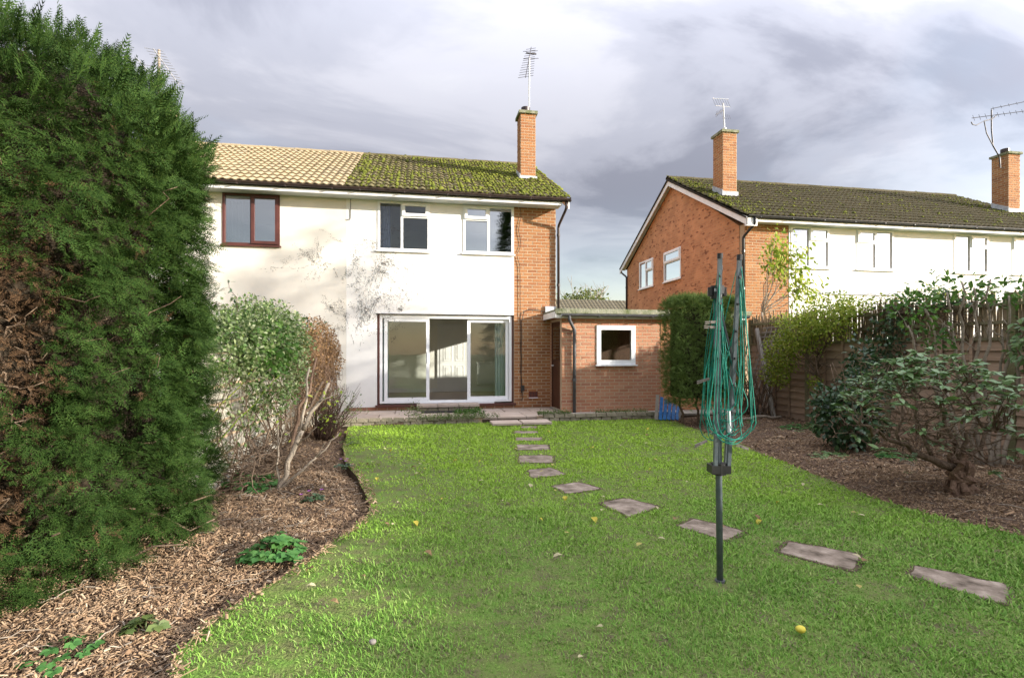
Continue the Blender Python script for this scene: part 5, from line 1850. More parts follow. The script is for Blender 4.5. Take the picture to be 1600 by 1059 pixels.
    for _ in range(26):
        a = rnd.uniform(-1.6, .9)
        e = Vector((CT[0] + math.cos(a) * rnd.uniform(1.1, 1.45), CT[1] + math.sin(a) * rnd.uniform(1.1, 1.45), rnd.uniform(.08, .45)))
        pts = twig((CT[0], CT[1], rnd.uniform(.1, .5)), e, 7, .07, rnd, .05)
        lo.tube(pts, taper(.022, .004, len(pts)), 5)
    lo.build("limb", "bark", root, True)["kind"] = "stuff"


make_conifer()


# ---- clipped hedge by the garage ------------------------------------------------------
def make_box_hedge():
    r = np.random.default_rng(81)
    root = thing("clipped_hedge", (5.5, 9.5, 0), "clipped green hedge block standing in front of the garage wall", "hedge")
    x0, x1, y0, y1, z0, z1 = 4.86, 6.15, 9.05, 9.90, .38, 2.42
    MB().box(x0 + .16, x1 - .16, y0 + .16, y1 - .1, z0 + .15, z1 - .14).build("inner_wood", "inner_wood", root)
    pts, nn = [], []
    for (ax, val, n) in (('y', y0, 3900), ('x', x0, 2400), ('z', z1, 2100), ('x2', x1, 500)):
        a, b = r.random(n), r.random(n)
        dep = -np.abs(r.normal(0, .06, n)) + .03 * np.sin(a * 17 + b * 11)
        if ax == 'y':
            p = np.stack([x0 + a * (x1 - x0), y0 - dep, z0 + b * (z1 - z0)], 1); m = (0, -1, 0)
        elif ax == 'x':
            p = np.stack([x0 - dep, y0 + a * (y1 - y0), z0 + b * (z1 - z0)], 1); m = (-1, 0, 0)
        elif ax == 'x2':
            p = np.stack([x1 + dep, y0 + a * (y1 - y0), z0 + b * (z1 - z0)], 1); m = (1, 0, 0)
        else:
            p = np.stack([x0 + a * (x1 - x0), y0 + b * (y1 - y0), z1 + dep], 1); m = (0, 0, 1)
        pts.append(p); nn.append(np.tile(m, (n, 1)))
    P, N = np.concatenate(pts), np.concatenate(nn).astype(float)
    c = np.array(((x0 + x1) / 2, (y0 + y1) / 2, 1.3))
    # round the corners, undercut the foot
    t = np.clip((P[:, 2] - 2.15) / .3, 0, 1)[:, None]
    P[:, :2] -= (P[:, :2] - c[:2]) * .10 * t ** 2
    t = np.clip((.9 - P[:, 2]) / .8, 0, 1)[:, None]
    P[:, 0] += ((c[0] - P[:, 0]) * .26 * t[:, 0])
    P += r.normal(0, .018, P.shape)
    k = len(P)
    d = nrm(N * .9 + r.normal(0, .6, (k, 3)) + np.array((0, 0, .35)))
    V, F = scatter(*FROND_S, P, d, nrm(N + r.normal(0, .7, (k, 3))), r.uniform(.06, .13, k) * (1 + .5 * (N[:, 2] > .5)))
    o = link("crown", np_mesh("crown", V, F, "box_green"), root); o["kind"] = "stuff"
    branches("trunk", root, [((x, 9.5, -.05), (x + random.uniform(-.1, .1), 9.5, .8), .03, .02) for x in (5.15, 5.5, 5.85)], "bark", seed=3)


make_box_hedge()
# dead climber tangle and bare stump between hedge and fence
dc = thing("dead_climber", (7.2, 10.3, 0), "leafless brown climber tangle in the corner between hedge and fence", "climber")
rnd = random.Random(14)
sp = []
for k in range(46):
    b = Vector((7.15 + rnd.uniform(-.2, .3), 10.2 + rnd.uniform(-.5, .3), 0))
    sp.append((b, b + Vector((rnd.uniform(-.5, .35), rnd.uniform(-.4, .3), rnd.uniform(.6, 2.0))), rnd.uniform(.006, .018), .003))
branches("stem", dc, sp, "bark", 5, 4, .09)
logs = MB()
o = MB().tube(twig((6.35, 9.55, .06), (7.2, 9.35, .12), 6, .05, rnd), taper(.035, .02, 7), 8).build("fallen_branch", "bark_pale", None, True)
tag(o, "pale bare branch lying on the mulch below the trellis", "branch")


# ---- climbers over the left wall ----------------------------------------------------------
def make_left_climbers():
    r = np.random.default_rng(91)
    v = thing("variegated_shrub", (-1.95, 6.8, 0), "bushy cream and green variegated climber over the boundary wall", "shrub")
    parts = []
    for i, (c, rad, n) in enumerate((((-2.0, 5.9, 1.50), (.42, .8, .38), 3800), ((-1.95, 6.8, 1.62), (.45, .85, .44), 5000), ((-1.95, 7.8, 1.60), (.42, .8, .38), 3600), ((-1.80, 6.9, 1.10), (.32, .9, .46), 2200), ((-1.82, 5.8, .95), (.25, .5, .5), 450), ((-1.8, 7.9, 1.15), (.25, .6, .35), 600))):
        parts.append(blob(n, c, rad, 100 + i, .5, .25))
    P = np.concatenate([p for p, _ in parts]); N = np.concatenate([q for _, q in parts])
    foliage("leaves", v, P, N, r.uniform(.028, .060, len(P)), "variegated", seed=1, droop=.1, wide=np.full(len(P), 1.25))
    P, N = blob(500, (-1.72, 6.5, 1.5), (.25, .6, .33), 120, .6, .2)
    foliage("green_leaves", v, P, N, r.uniform(.05, .085, 500), "mid_green", LEAF6, seed=2, wide=np.full(500, 1.6))
    rnd = random.Random(6)
    sp = []
    for k in range(55):
        y = rnd.uniform(5.3, 8.6)
        a = Vector((-1.88 + rnd.uniform(-.05, .2), y, rnd.uniform(0, .4)))
        sp.append((a, Vector((-1.9 + rnd.uniform(-.15, .3), y + rnd.uniform(-.6, .6), rnd.uniform(.8, 1.6))), rnd.uniform(.004, .012), .002))
    branches("stem", v, sp, "bark", 5, 7, .10)
    # long loose shoots
    sp = [((-1.95, 6.2, 1.8), (-2.15, 6.4, 2.25), .005, .002), ((-1.95, 7.6, 1.8), (-1.45, 8.4, 1.86), .005, .002), ((-1.9, 8.0, 1.75), (-1.6, 8.0, 1.95), .004, .002)]
    branches("shoot", v, sp, "twig_dark", 5, 8, .06)
    Pp = []
    for a, b, _, _ in sp:
        for k in range(9):
            t = rnd.uniform(.45, 1)
            Pp.append([a[i] + (b[i] - a[i]) * t + rnd.uniform(-.02, .02) for i in range(3)])
    Pp = np.array(Pp)
    foliage("shoot_leaves", v, Pp, runit(len(Pp)), r.uniform(.03, .07, len(Pp)), "dark_leaf", LEAF6, seed=3, wide=np.full(len(Pp), 1.4))

    d = thing("dead_climber", (-1.9, 9.8, 0), "mass of dead orange brown climber on the wall near the house", "climber")
    parts = []
    for i, (c, rad, n) in enumerate((((-1.92, 9.3, 1.45), (.30, .75, .50), 4200), ((-1.88, 10.5, 1.50), (.30, .70, .52), 5200), ((-1.80, 10.9, 1.22), (.26, .40, .42), 2200), ((-1.75, 9.0, .95), (.22, .5, .55), 1500))):
        parts.append(blob(n, c, rad, 140 + i, .55, .22))
    P = np.concatenate([p for p, _ in parts]); N = np.concatenate([q for _, q in parts])
    foliage("dead_leaves", d, P, N, r.uniform(.022, .055, len(P)), "dead_leaf", seed=4, droop=.7, wide=np.full(len(P), 1.2))
    sp = []
    for k in range(150):
        y = rnd.uniform(8.4, 11.1)
        a = Vector((-1.80 + rnd.uniform(-.06, .2), y, rnd.uniform(0, .7)))
        sp.append((a, Vector((-1.75 + rnd.uniform(-.12, .22), y + rnd.uniform(-.5, .5), rnd.uniform(.9, 1.85))), rnd.uniform(.003, .010), .002))
    branches("stem", d, sp, "bark_red", 5, 9, .10)
    y_ = thing("arching_stems", (-2.0, 5.6, 0), "long yellowish bare stems arching out beside the conifer", "stems")
    branches("stem", y_, [((-2.05, 5.0, .55), (-1.72, 6.9, 1.55), .009, .004), ((-2.05, 5.05, .30), (-1.60, 6.4, 1.15), .008, .004), ((-2.1, 5.0, .8), (-1.86, 6.0, 1.6), .008, .003)], "yellow_green", 6, 10, .015)
    # heap of dead twigs below
    h = thing("dead_twigs", (-1.85, 6.6, .05), "pile of dry brown twigs at the foot of the variegated climber", "twigs")
    sp = []
    for k in range(240):
        c = Vector((-1.8 + rnd.gauss(0, .22), 6.3 + rnd.gauss(0, .75), rnd.uniform(.03, .42)))
        dd = Vector((rnd.gauss(0, 1), rnd.gauss(0, 1), rnd.gauss(0, .45))).normalized() * rnd.uniform(.12, .4)
        sp.append((c - dd, c + dd, .005, .0025))
    branches("twig", h, sp, "bark", 4, 11, .06)["kind"] = "stuff"


make_left_climbers()

# twiggy bush near the patio corner
tb_ = thing("twiggy_bush", (-1.5, 8.9, 0), "low dark twiggy bush where the bed meets the patio", "bush")
rnd = random.Random(23)
sp = []
for k in range(120):
    a = rnd.uniform(0, 6.28); s = rnd.uniform(.1, .55)
    b = Vector((-1.55 + .1 * math.cos(a), 8.9 + .15 * math.sin(a), -.02))
    e = Vector((-1.42 + .55 * s * math.cos(a) * 1.5 + .1, 8.95 + .9 * s * math.sin(a), .35 + rnd.uniform(.1, .55)))
    sp.append((b, e, .007, .002))
branches("stem", tb_, sp, "twig_dark", 4, 12, .07)
P, N = blob(420, (-1.35, 8.95, .5), (.42, .5, .32), 160, .4, .2)
foliage("leaves", tb_, P, N, RNG.uniform(.025, .05, 420), "weed_leaf", seed=5)

# pruned pale shrub leaning in the left bed
ps = thing("pruned_shrub", (-1.41, 5.54, 0), "bare pruned shrub with pale forked stems leaning in the mulch bed", "shrub")
sp = [((-1.41, 5.54, -.03), (-1.18, 5.62, .62), .030, .024), ((-1.18, 5.62, .62), (-.93, 5.68, 1.10), .024, .014), ((-1.20, 5.6, .55), (-1.14, 5.75, 1.25), .016, .010),
      ((-1.39, 5.55, .02), (-1.02, 5.5, .36), .018, .010), ((-1.02, 5.5, .36), (-.80, 5.5, .60), .010, .005), ((-1.40, 5.56, .0), (-1.42, 5.6, .75), .014, .006),
      ((-1.25, 5.62, .45), (-1.0, 5.4, .68), .008, .003), ((-1.02, 5.65, .9), (-.80, 5.62, 1.02), .007, .003), ((-1.05, 5.5, .33), (-.92, 5.42, .52), .006, .003), ((-1.42, 5.6, .4), (-1.30, 5.55, .78), .006, .003)]
branches("stem", ps, sp, "bark_pale", 8, 13, .035)
P = np.array([(-.93, 5.66, 1.02), (-.88, 5.6, .95), (-.82, 5.5, .6), (-1.0, 5.5, .7), (-1.4, 5.6, .74), (-1.1, 5.6, .92), (-.98, 5.6, .82), (-.85, 5.55, .75), (-1.3, 5.55, .62)])
P = np.repeat(P, 5, 0) + RNG.normal(0, .05, (45, 3))
foliage("leaves", ps, P, runit(45), RNG.uniform(.03, .06, 45), "yellow_green", LEAF6, seed=6, wide=np.full(45, 1.5))
o = MB().tube(twig((-1.75, 6.6, .0), (-1.2, 6.9, 1.05), 7, .03, rnd), taper(.035, .012, 8), 8).build("bare_stem", "bark", None, True)
tag(o, "dark bare stem slanting up behind the pale pruned shrub", "stem")
o = MB().tube(twig((-1.55, 6.3, .0), (-1.28, 6.9, 1.35), 7, .03, rnd), taper(.026, .012, 8), 8).build("bare_stem", "bark_red", None, True)
tag(o, "reddish upright bare stem in front of the dead climber", "stem")


# ---- leafy clumps in the beds ------------------------------------------------------------------
def clump(x, y, R, n, label, mat="ground_leaf", size=(.04, .075), z=.0, hgt=.14, seed=0, cat="plant", flowers=0):
    r = np.random.default_rng(seed + 500)
    root = thing("leafy_plant", (x, y, z), label, cat)
    a = r.uniform(0, 6.28, n); q = np.sqrt(r.random(n)) * R
    P = np.stack([x + q * np.cos(a), y + q * np.sin(a), z + .02 + hgt * (1 - (q / R) ** 2) * r.uniform(.5, 1, n)], 1)
    m = MB()
    for p in P:
        m.tube([(x + (p[0] - x) * .2, y + (p[1] - y) * .2, z - .01), ((p[0] + x) / 2, (p[1] + y) / 2, (p[2] + z) * .62), tuple(p)], .0022, 4, False)
    m.build("stalk", mat, root)["kind"] = "stuff"
    # each leaf is a lobed rosette of five blades
    PP = np.repeat(P, 5, 0)
    th = np.tile(np.arange(5) * 1.05 - 2.1, n) + np.repeat(a, 5)
    d = np.stack([np.cos(th), np.sin(th), r.normal(-.05, .12, 5 * n)], 1)
    up = np.repeat(nrm(np.stack([.5 * np.cos(a), .5 * np.sin(a), np.ones(n)], 1) + r.normal(0, .2, (n, 3))), 5, 0)
    V, F = scatter(LEAF6[0], LEAF6[1], PP, d, up, np.repeat(r.uniform(*size, n), 5), wide=np.full(5 * n, 2.1))
    o = link("leaves", np_mesh("leaves", V, F, mat), root); o["kind"] = "stuff"
    if flowers:
        PF = P[:flowers] + np.array((0, 0, .06))
        PP = np.repeat(PF, 5, 0); th = np.tile(np.arange(5) * 1.256, flowers)
        d = np.stack([np.cos(th), np.sin(th), np.full(5 * flowers, .5)], 1)
        V, F = scatter(LEAF6[0], LEAF6[1], PP, d, np.tile((0, 0, 1.), (5 * flowers, 1)), np.full(5 * flowers, .022), wide=np.full(5 * flowers, 2.2))
        link("flower", np_mesh("flower", V, F, "purple_flower"), root)["kind"] = "stuff"
    return root


clump(-.99, 3.82, .20, 46, "bright green lobed plant alone in the mulch near the lawn edge", seed=1, hgt=.16)
clump(-1.72, 5.75, .34, 60, "wide green leafy clump below the variegated climber", seed=2, hgt=.17)
clump(-2.12, 6.15, .25, 34, "green leafy clump beside the conifer's far edge", seed=3, hgt=.15)
clump(-1.0, 5.2, .11, 16, "small plant with purple flowers in front of the pruned shrub", "dark_leaf", (.025, .04), seed=4, hgt=.07, flowers=4)
clump(-.92, 6.6, .10, 12, "tiny purple flowered plant near the lawn edge behind the pruned shrub", "dark_leaf", (.025, .04), seed=5, hgt=.06, flowers=3)
clump(-1.36, 2.90, .10, 7, "sparse pale weed under the front of the conifer", "weed_leaf", (.05, .08), seed=6, hgt=.05)
clump(-1.62, 2.72, .18, 22, "low green weeds at the near corner of the conifer bed", seed=7, hgt=.06, size=(.025, .045))
clump(-1.05, 8.3, .16, 18, "small green weed tuft by the twiggy bush", "weed_leaf", (.025, .04), seed=8, hgt=.10)
clump(6.75, 8.2, .45, 90, "spreading ivy like ground cover at the fence foot near the trellis", "ground_leaf", (.03, .055), seed=9, hgt=.16)
clump(6.35, 9.15, .30, 40, "low green patch on the mulch below the leaning trellis", "ground_leaf", (.03, .05), seed=10, hgt=.08)
clump(5.45, 6.10, .28, 44, "grey green ground plant in front of the dark evergreen shrub", "rhodo_leaf", (.03, .05), seed=11, hgt=.07)
clump(6.1, 5.8, .28, 40, "green leafy patch behind the gnarled trunk", "ground_leaf", (.035, .06), seed=12, hgt=.10)
clump(5.5, 5.0, .10, 12, "small green weed beside the gnarled trunk's foot", "ground_leaf", (.03, .05), seed=13, hgt=.05)

# ---- weeds spilling over the patio edging
wd = thing("creeping_weeds", (0.6, 10.4, .1), "grey green weeds spilling over the edging below the door step", "weeds")
r = np.random.default_rng(61)
P = np.stack([r.beta(2, 2, 2200) * 1.9 - .25, 10.36 + r.normal(0, .07, 2200), .10 + np.abs(r.normal(0, .045, 2200))], 1)
foliage("leaves", wd, P, np.tile((0, -.3, 1.), (2200, 1)), r.uniform(.018, .04, 2200), "weed_leaf", seed=21, droop=0)
P = np.stack([r.uniform(.75, 1.35, 500), r.uniform(10.8, 11.35, 500), .10 + np.abs(r.normal(0, .05, 500))], 1)
foliage("tuft", wd, P, np.tile((0, 0, 1.), (500, 1)), r.uniform(.03, .07, 500), "mid_green", seed=22, droop=0)
wd = thing("creeping_weeds", (4.0, 10.5, .1), "pale weeds growing along the edging before the garage", "weeds")
P = np.concatenate([np.stack([r.uniform(2.4, 3.1, 900), 10.42 + r.normal(0, .06, 900), .13 + np.abs(r.normal(0, .035, 900))], 1),
                    np.stack([r.uniform(3.7, 4.9, 1300), 10.58 + r.normal(0, .09, 1300), .09 + np.abs(r.normal(0, .04, 1300))], 1)])
foliage("leaves", wd, P, np.tile((0, -.2, 1.), (len(P), 1)), r.uniform(.018, .045, len(P)), "weed_leaf", seed=23, droop=0)
wd = thing("withered_plant", (-.2, 10.9, .1), "withered yellowish plant growing between slabs beside the step", "weeds")
P = np.stack([r.normal(-.1, .12, 240), r.normal(10.95, .1, 240), .10 + np.abs(r.normal(0, .12, 240))], 1)
foliage("leaves", wd, P, np.tile((0, 0, 1.), (240, 1)), r.uniform(.025, .05, 240), "weed_leaf", seed=24, droop=0)

# ---- yellow-green shrub over the fence -----------------------------------------------------
ys = thing("yellow_green_shrub", (7.45, 8.8, 0), "yellow green leafy shrub hanging over the fence beside the trellis", "shrub")
parts = []
for i, (c, rad, n) in enumerate((((7.34, 8.30, 2.08), (.36, .62, .40), 2000), ((7.28, 8.95, 1.78), (.36, .58, .42), 2000), ((7.22, 9.40, 1.35), (.30, .42, .42), 1200), ((7.2, 9.50, .95), (.24, .30, .26), 450), ((7.32, 8.6, .85), (.12, .16, .14), 120), ((7.5, 7.9, 2.22), (.2, .4, .16), 350))):
    parts.append(blob(n, c, rad, 180 + i, .35, .28))
P = np.concatenate([p for p, _ in parts]); N = np.concatenate([q for _, q in parts])
foliage("leaves", ys, P, N, RNG.uniform(.035, .065, len(P)), "yellow_green", LEAF6, seed=31, wide=np.full(len(P), 1.7))
rnd = random.Random(40)
sp = [((7.5, 8.6, 0), (7.45, 8.7, 1.3), .03, .02)] + [((7.46, 8.7, rnd.uniform(.9, 1.4)), (7.35 + rnd.uniform(-.2, .15), rnd.uniform(8.0, 9.6), rnd.uniform(1.1, 2.2)), .012, .003) for _ in range(26)]
branches("stem", ys, sp, "bark", 6, 14, .06)

# ---- ivy and climbers on the fence top -----------------------------------------------------
iv = thing("fence_climber", (7.6, 6.8, 0), "thin climber with dark ivy leaves along the slatted top of the fence", "climber")
parts = [blob(420, (7.55, 7.3, 1.65), (.12, .36, .45), 200, .3, .3), blob(240, (7.58, 6.6, 2.2), (.14, .9, .16), 201, .2, .3), blob(160, (7.55, 7.4, 1.1), (.12, .28, .35), 202, .3, .3)]
P = np.concatenate([p for p, _ in parts]); N = np.concatenate([q for _, q in parts])
foliage("leaves", iv, P, N, RNG.uniform(.035, .075, len(P)), "dark_leaf", LEAF6, seed=32, wide=np.full(len(P), 2.0))
P, N = blob(240, (7.6, 6.9, 2.28), (.14, 1.15, .14), 205, .2, .35)
foliage("yellow_leaves", iv, P, N, RNG.uniform(.03, .055, 240), "yellow_green", LEAF6, seed=33, wide=np.full(240, 1.6))
sp = [((7.62, rnd.uniform(5.8, 8.0), rnd.uniform(1.5, 2.3)), (7.60, rnd.uniform(5.8, 8.2), rnd.uniform(2.0, 2.45)), .006, .002) for _ in range(60)]
branches("stem", iv, sp, "twig_dark", 4, 15, .10)

# ---- neighbour's small tree behind the fence ---------------------------------------------------
nt_ = thing("small_tree", (8.35, 11.3, 0), "young tree with sparse drooping leaves growing behind the fence by the gable corner", "tree")
sp = [((8.3, 11.5, 0), (8.32, 11.5, 2.4), .035, .028)]
tips = []
for k in range(13):
    t = k / 12
    e = Vector((8.55 + 1.25 * t, 11.5 + rnd.uniform(-.15, .15), 4.2 - 1.2 * t ** 1.8 + rnd.uniform(-.15, .15)))
    s = Vector((8.32, 11.5, 2.4 + rnd.uniform(-.15, .1)))
    sp.append((s, e, .014, .004)); tips.append((s, e))
branches("trunk", nt_, sp, "bark_pale", 6, 16, .03)
Pp = []
for s, e in tips:
    for _ in range(52):
        t = rnd.uniform(.60, 1.08)
        Pp.append(s.lerp(e, t) + Vector((rnd.gauss(0, .13), rnd.gauss(0, .14), rnd.gauss(-.03, .13))))
Pp = np.array([tuple(p) for p in Pp])
foliage("crown", nt_, Pp, np.tile((.5, 0, -.3), (len(Pp), 1)), RNG.uniform(.09, .16, len(Pp)), "yellow_green", LEAF6, seed=34, droop=.6, spread=.6, wide=np.full(len(Pp), 1.25))

# ---- dark evergreen shrub -----------------------------------------------------------------------
ds = thing("evergreen_shrub", (6.05, 6.3, 0), "dense dark glossy evergreen shrub in front of the fence boards", "shrub")
parts = [blob(1100, (5.95, 6.35, .48), (.40, .42, .44), 210, .45, .22), blob(420, (6.25, 6.5, .85), (.28, .3, .32), 211, .4, .25), blob(260, (6.5, 6.7, 1.25), (.2, .25, .35), 212, .3, .3), blob(160, (5.65, 6.45, .75), (.2, .2, .2), 213, .3, .3)]
P = np.concatenate([p for p, _ in parts]); N = np.concatenate([q for _, q in parts])
P[:, 2] = np.maximum(P[:, 2], .06)
foliage("leaves", ds, P, N, RNG.uniform(.06, .10, len(P)), "dark_leaf", LEAF6, seed=35, wide=np.full(len(P), 1.7))
sp = [((6.0 + rnd.uniform(-.06, .06), 6.3 + rnd.uniform(-.06, .06), -.02), (5.95 + rnd.uniform(-.35, .55), 6.35 + rnd.uniform(-.3, .35), rnd.uniform(.4, 1.3)), .014, .004) for _ in range(26)]
branches("stem", ds, sp, "bark", 5, 17, .06)


# ---- gnarled rhododendron -----------------------------------------------------------------------
def make_rhodo():
    rnd = random.Random(52)
    base = Vector((5.30, 4.28, 0))
    root = thing("gnarled_shrub", tuple(base), "low gnarled shrub with thick twisted trunk and long leathery green leaves", "shrub")
    # stump: many fused, twisted, broken-off stems with ridged bark
    st = MB()
    for k in range(15):
        th = rnd.uniform(0, 6.283); q = rnd.uniform(.03, .15)
        b0 = base + Vector((q * 1.25 * math.cos(th), q * .8 * math.sin(th), -.06))
        e = base + Vector((q * .9 * math.cos(th + .5) + rnd.uniform(-.04, .04), q * .6 * math.sin(th + .5), rnd.uniform(.16, .44)))
        p = twig(b0, e, 9, .10, rnd)
        r0 = rnd.uniform(.032, .058)
        st.tube(p, [r0 * (1.35 - .75 * (j / 9) ** .6) * rnd.uniform(.78, 1.22) for j in range(10)], 9)
    st.v = [tuple(Vector(v) + Vector((rnd.uniform(-1, 1), rnd.uniform(-1, 1), rnd.uniform(-1, 1))) * .007) for v in st.v]
    st.build("trunk", "bark_red", root, False)
    limbs = [((-.10, .0, .28), (-.62, .10, .52), .040, .022), ((-.62, .10, .52), (-1.12, .05, .72), .022, .010), ((.02, .02, .34), (-.12, .1, .85), .026, .014), ((.10, .04, .22), (.36, .05, .62), .026, .016),
             ((.03, .03, .36), (.05, .0, .62), .022, .016), ((-.3, .05, .40), (-.35, .15, .95), .018, .010), ((-.62, .10, .52), (-.60, .1, 1.0), .016, .008), ((.36, .05, .62), (.15, .1, 1.05), .014, .007),
             ((.36, .05, .62), (.62, .0, .92), .014, .007), ((.0, .05, .5), (-.55, -.1, .62), .014, .008), ((-.12, .1, .85), (.0, .15, 1.15), .012, .007), ((.36, .05, .3), (-.2, -.1, .5), .012, .008)]
    sp = [(base + Vector(a), base + Vector(b), r0, r1) for a, b, r0, r1 in limbs]
    tips = []
    nodes = [base + Vector(b) for _, b, _, _ in limbs] + [base + Vector(a).lerp(Vector(b), .6) for a, b, _, _ in limbs]
    for k in range(250):
        th = rnd.uniform(0, 6.283); q = math.sqrt(rnd.random())
        x, y = -.34 + .86 * q * math.cos(th), .05 + .62 * q * math.sin(th)
        z = (.98 + .42 * (1 - q * q) + rnd.uniform(-.20, .06)) if rnd.random() < .8 else rnd.uniform(.35, .9)
        if x > .35:
            z -= .25
        t = base + Vector((x, y, z))
        cand = min(nodes, key=lambda n_: (n_ - t).length + (0.5 if n_.z > t.z else 0))
        sp.append((cand, t, .0075, .003)); tips.append(t)
        if rnd.random() < .35:
            nodes.append(cand.lerp(t, .6))
    branches("branch", root, sp, "bark", 6, 18, .085)
    # bare dead twigs inside
    sp2 = []
    for k in range(170):
        c = base + Vector((-.35 + rnd.gauss(0, .38), .02 + rnd.gauss(0, .25), rnd.uniform(.45, 1.0)))
        d = Vector((rnd.gauss(0, 1), rnd.gauss(0, 1), rnd.gauss(0, .8))).normalized() * rnd.uniform(.05, .16)
        sp2.append((c - d, c + d, .004, .002))
    branches("dead_twigs", root, sp2, "bark", 4, 19, .1)["kind"] = "stuff"
    P, D = [], []
    for t in tips:
        for j in range(rnd.choice((6, 7, 8, 9))):
            a = rnd.uniform(0, 6.283)
            P.append(tuple(t)); D.append((math.cos(a), math.sin(a), rnd.uniform(-.45, .55)))
    P, D = np.array(P), np.array(D)
    r = np.random.default_rng(53)
    V, F = scatter(LEAF6[0], LEAF6[1], P, D, np.tile((0, 0, 1.), (len(P), 1)) + r.normal(0, .25, (len(P), 3)), r.uniform(.05, .115, len(P)), wide=r.uniform(.9, 1.35, len(P)))
    o = link("leaves", np_mesh("leaves", V, F, "rhodo_leaf"), root); o["kind"] = "stuff"


make_rhodo()

# ---- pruned multi-stem shrub by the fence at the picture's edge ---------------------------------
pm = thing("pruned_shrub", (6.75, 5.25, 0), "tall hard pruned shrub with many bare stems against the fence", "shrub")
sp = []
for (x, y, z, bx, by) in ((5.95, 5.45, 1.75, 6.6, 5.3), (6.15, 5.4, 1.95, 6.62, 5.3), (6.35, 5.3, 2.15, 6.7, 5.3), (6.50, 5.25, 2.28, 6.75, 5.25), (6.62, 5.2, 2.20, 6.8, 5.25), (6.80, 5.15, 2.3, 6.85, 5.2), (7.0, 5.1, 2.1, 6.9, 5.2), (6.9, 5.1, 1.7, 6.9, 5.2), (7.15, 4.95, 1.9, 6.95, 5.15), (6.3, 5.5, 1.6, 6.65, 5.35)):
    b = Vector((bx, by, -.03)); m_ = b.lerp(Vector((x, y, z)), .5) + Vector((rnd.uniform(-.06, .06), 0, 0))
    sp += [(b, m_, .026, .02), (m_, Vector((x, y, z)), .02, .010)]
    for _ in range(4):
        s = m_.lerp(Vector((x, y, z)), rnd.uniform(.2, .95))
        sp.append((s, s + Vector((rnd.uniform(-.22, .22), rnd.uniform(-.15, .15), rnd.uniform(.08, .32))), .007, .003))
branches("stem", pm, sp, "bark_pale", 7, 20, .045)
parts = [blob(150, (6.45, 5.3, 2.2), (.45, .3, .2), 220, .2, .3), blob(180, (6.05, 5.45, 1.95), (.3, .3, .28), 221, .2, .3), blob(120, (7.0, 5.1, 2.15), (.25, .25, .2), 222, .2, .3), blob(70, (6.3, 5.4, 1.6), (.15, .2, .15), 223, .2, .3)]
P = np.concatenate([p for p, _ in parts]); N = np.concatenate([q for _, q in parts])
foliage("leaves", pm, P, N, RNG.uniform(.05, .10, len(P)), "mid_green", LEAF6, seed=36, droop=.2, wide=np.full(len(P), 1.3))
lr = thing("laurel_shrub", (7.2, 4.75, 0), "green laurel leaves at the picture's edge in front of the fence", "shrub")
parts = [blob(240, (7.1, 4.85, 1.55), (.28, .3, .32), 230, .35, .25), blob(140, (7.25, 4.8, 1.05), (.25, .25, .35), 231, .35, .25)]
P = np.concatenate([p for p, _ in parts]); N = np.concatenate([q for _, q in parts])
foliage("leaves", lr, P, N, RNG.uniform(.08, .13, len(P)), "rhodo_leaf", LEAF6, seed=37, droop=.5, wide=np.full(len(P), 1.2))
sp = [((7.2 + rnd.uniform(-.05, .05), 4.8, -.02), (7.15 + rnd.uniform(-.25, .25), 4.85 + rnd.uniform(-.2, .2), rnd.uniform(.9, 1.8)), .014, .005) for _ in range(14)]
branches("stem", lr, sp, "bark", 6, 21, .04)

# ---- far trees ----------------------------------------------------------------------------------
ft = thing("distant_conifer", (17, 50, 0), "distant dark evergreen tree above the bungalow roof", "tree")
parts = [blob(2600, (17.2, 52, 5.6), (2.7, 2.5, 2.2), 240, .3, .25), blob(900, (14.9, 52, 5.0), (1.4, 1.5, 1.4), 241, .3, .25)]
P = np.concatenate([p for p, _ in parts]); N = np.concatenate([q for _, q in parts])
foliage("crown", ft, P, N, RNG.uniform(.22, .42, len(P)), "far_leaf", LEAF6, seed=38, wide=np.full(len(P), 1.6))
MB().tube([(17, 52, -.2), (17, 52, 5)], [.25, .12], 8).build("trunk", "bark", ft)
fb = thing("distant_bare_tree", (18.5, 56, 0), "distant leafless tree rising beside the evergreen between the houses", "tree")
rnd = random.Random(71)
sp = [((18.5, 56, -.2), (18.5, 56, 4), .25, .18)]
for k in range(60):
    s = Vector((18.5, 56, rnd.uniform(3, 4.5)))
    e = s + Vector((rnd.uniform(-3, 3), rnd.uniform(-1.5, 1.5), rnd.uniform(1.5, 5)))
    sp.append((s, e, .07, .02))
    for _ in range(5):
        q = s.lerp(e, rnd.uniform(.4, 1))
        sp.append((q, q + Vector((rnd.uniform(-1, 1), rnd.uniform(-.6, .6), rnd.uniform(.2, 1.3))), .03, .012))
branches("trunk", fb, sp, "bark_pale", 4, 22, .05)

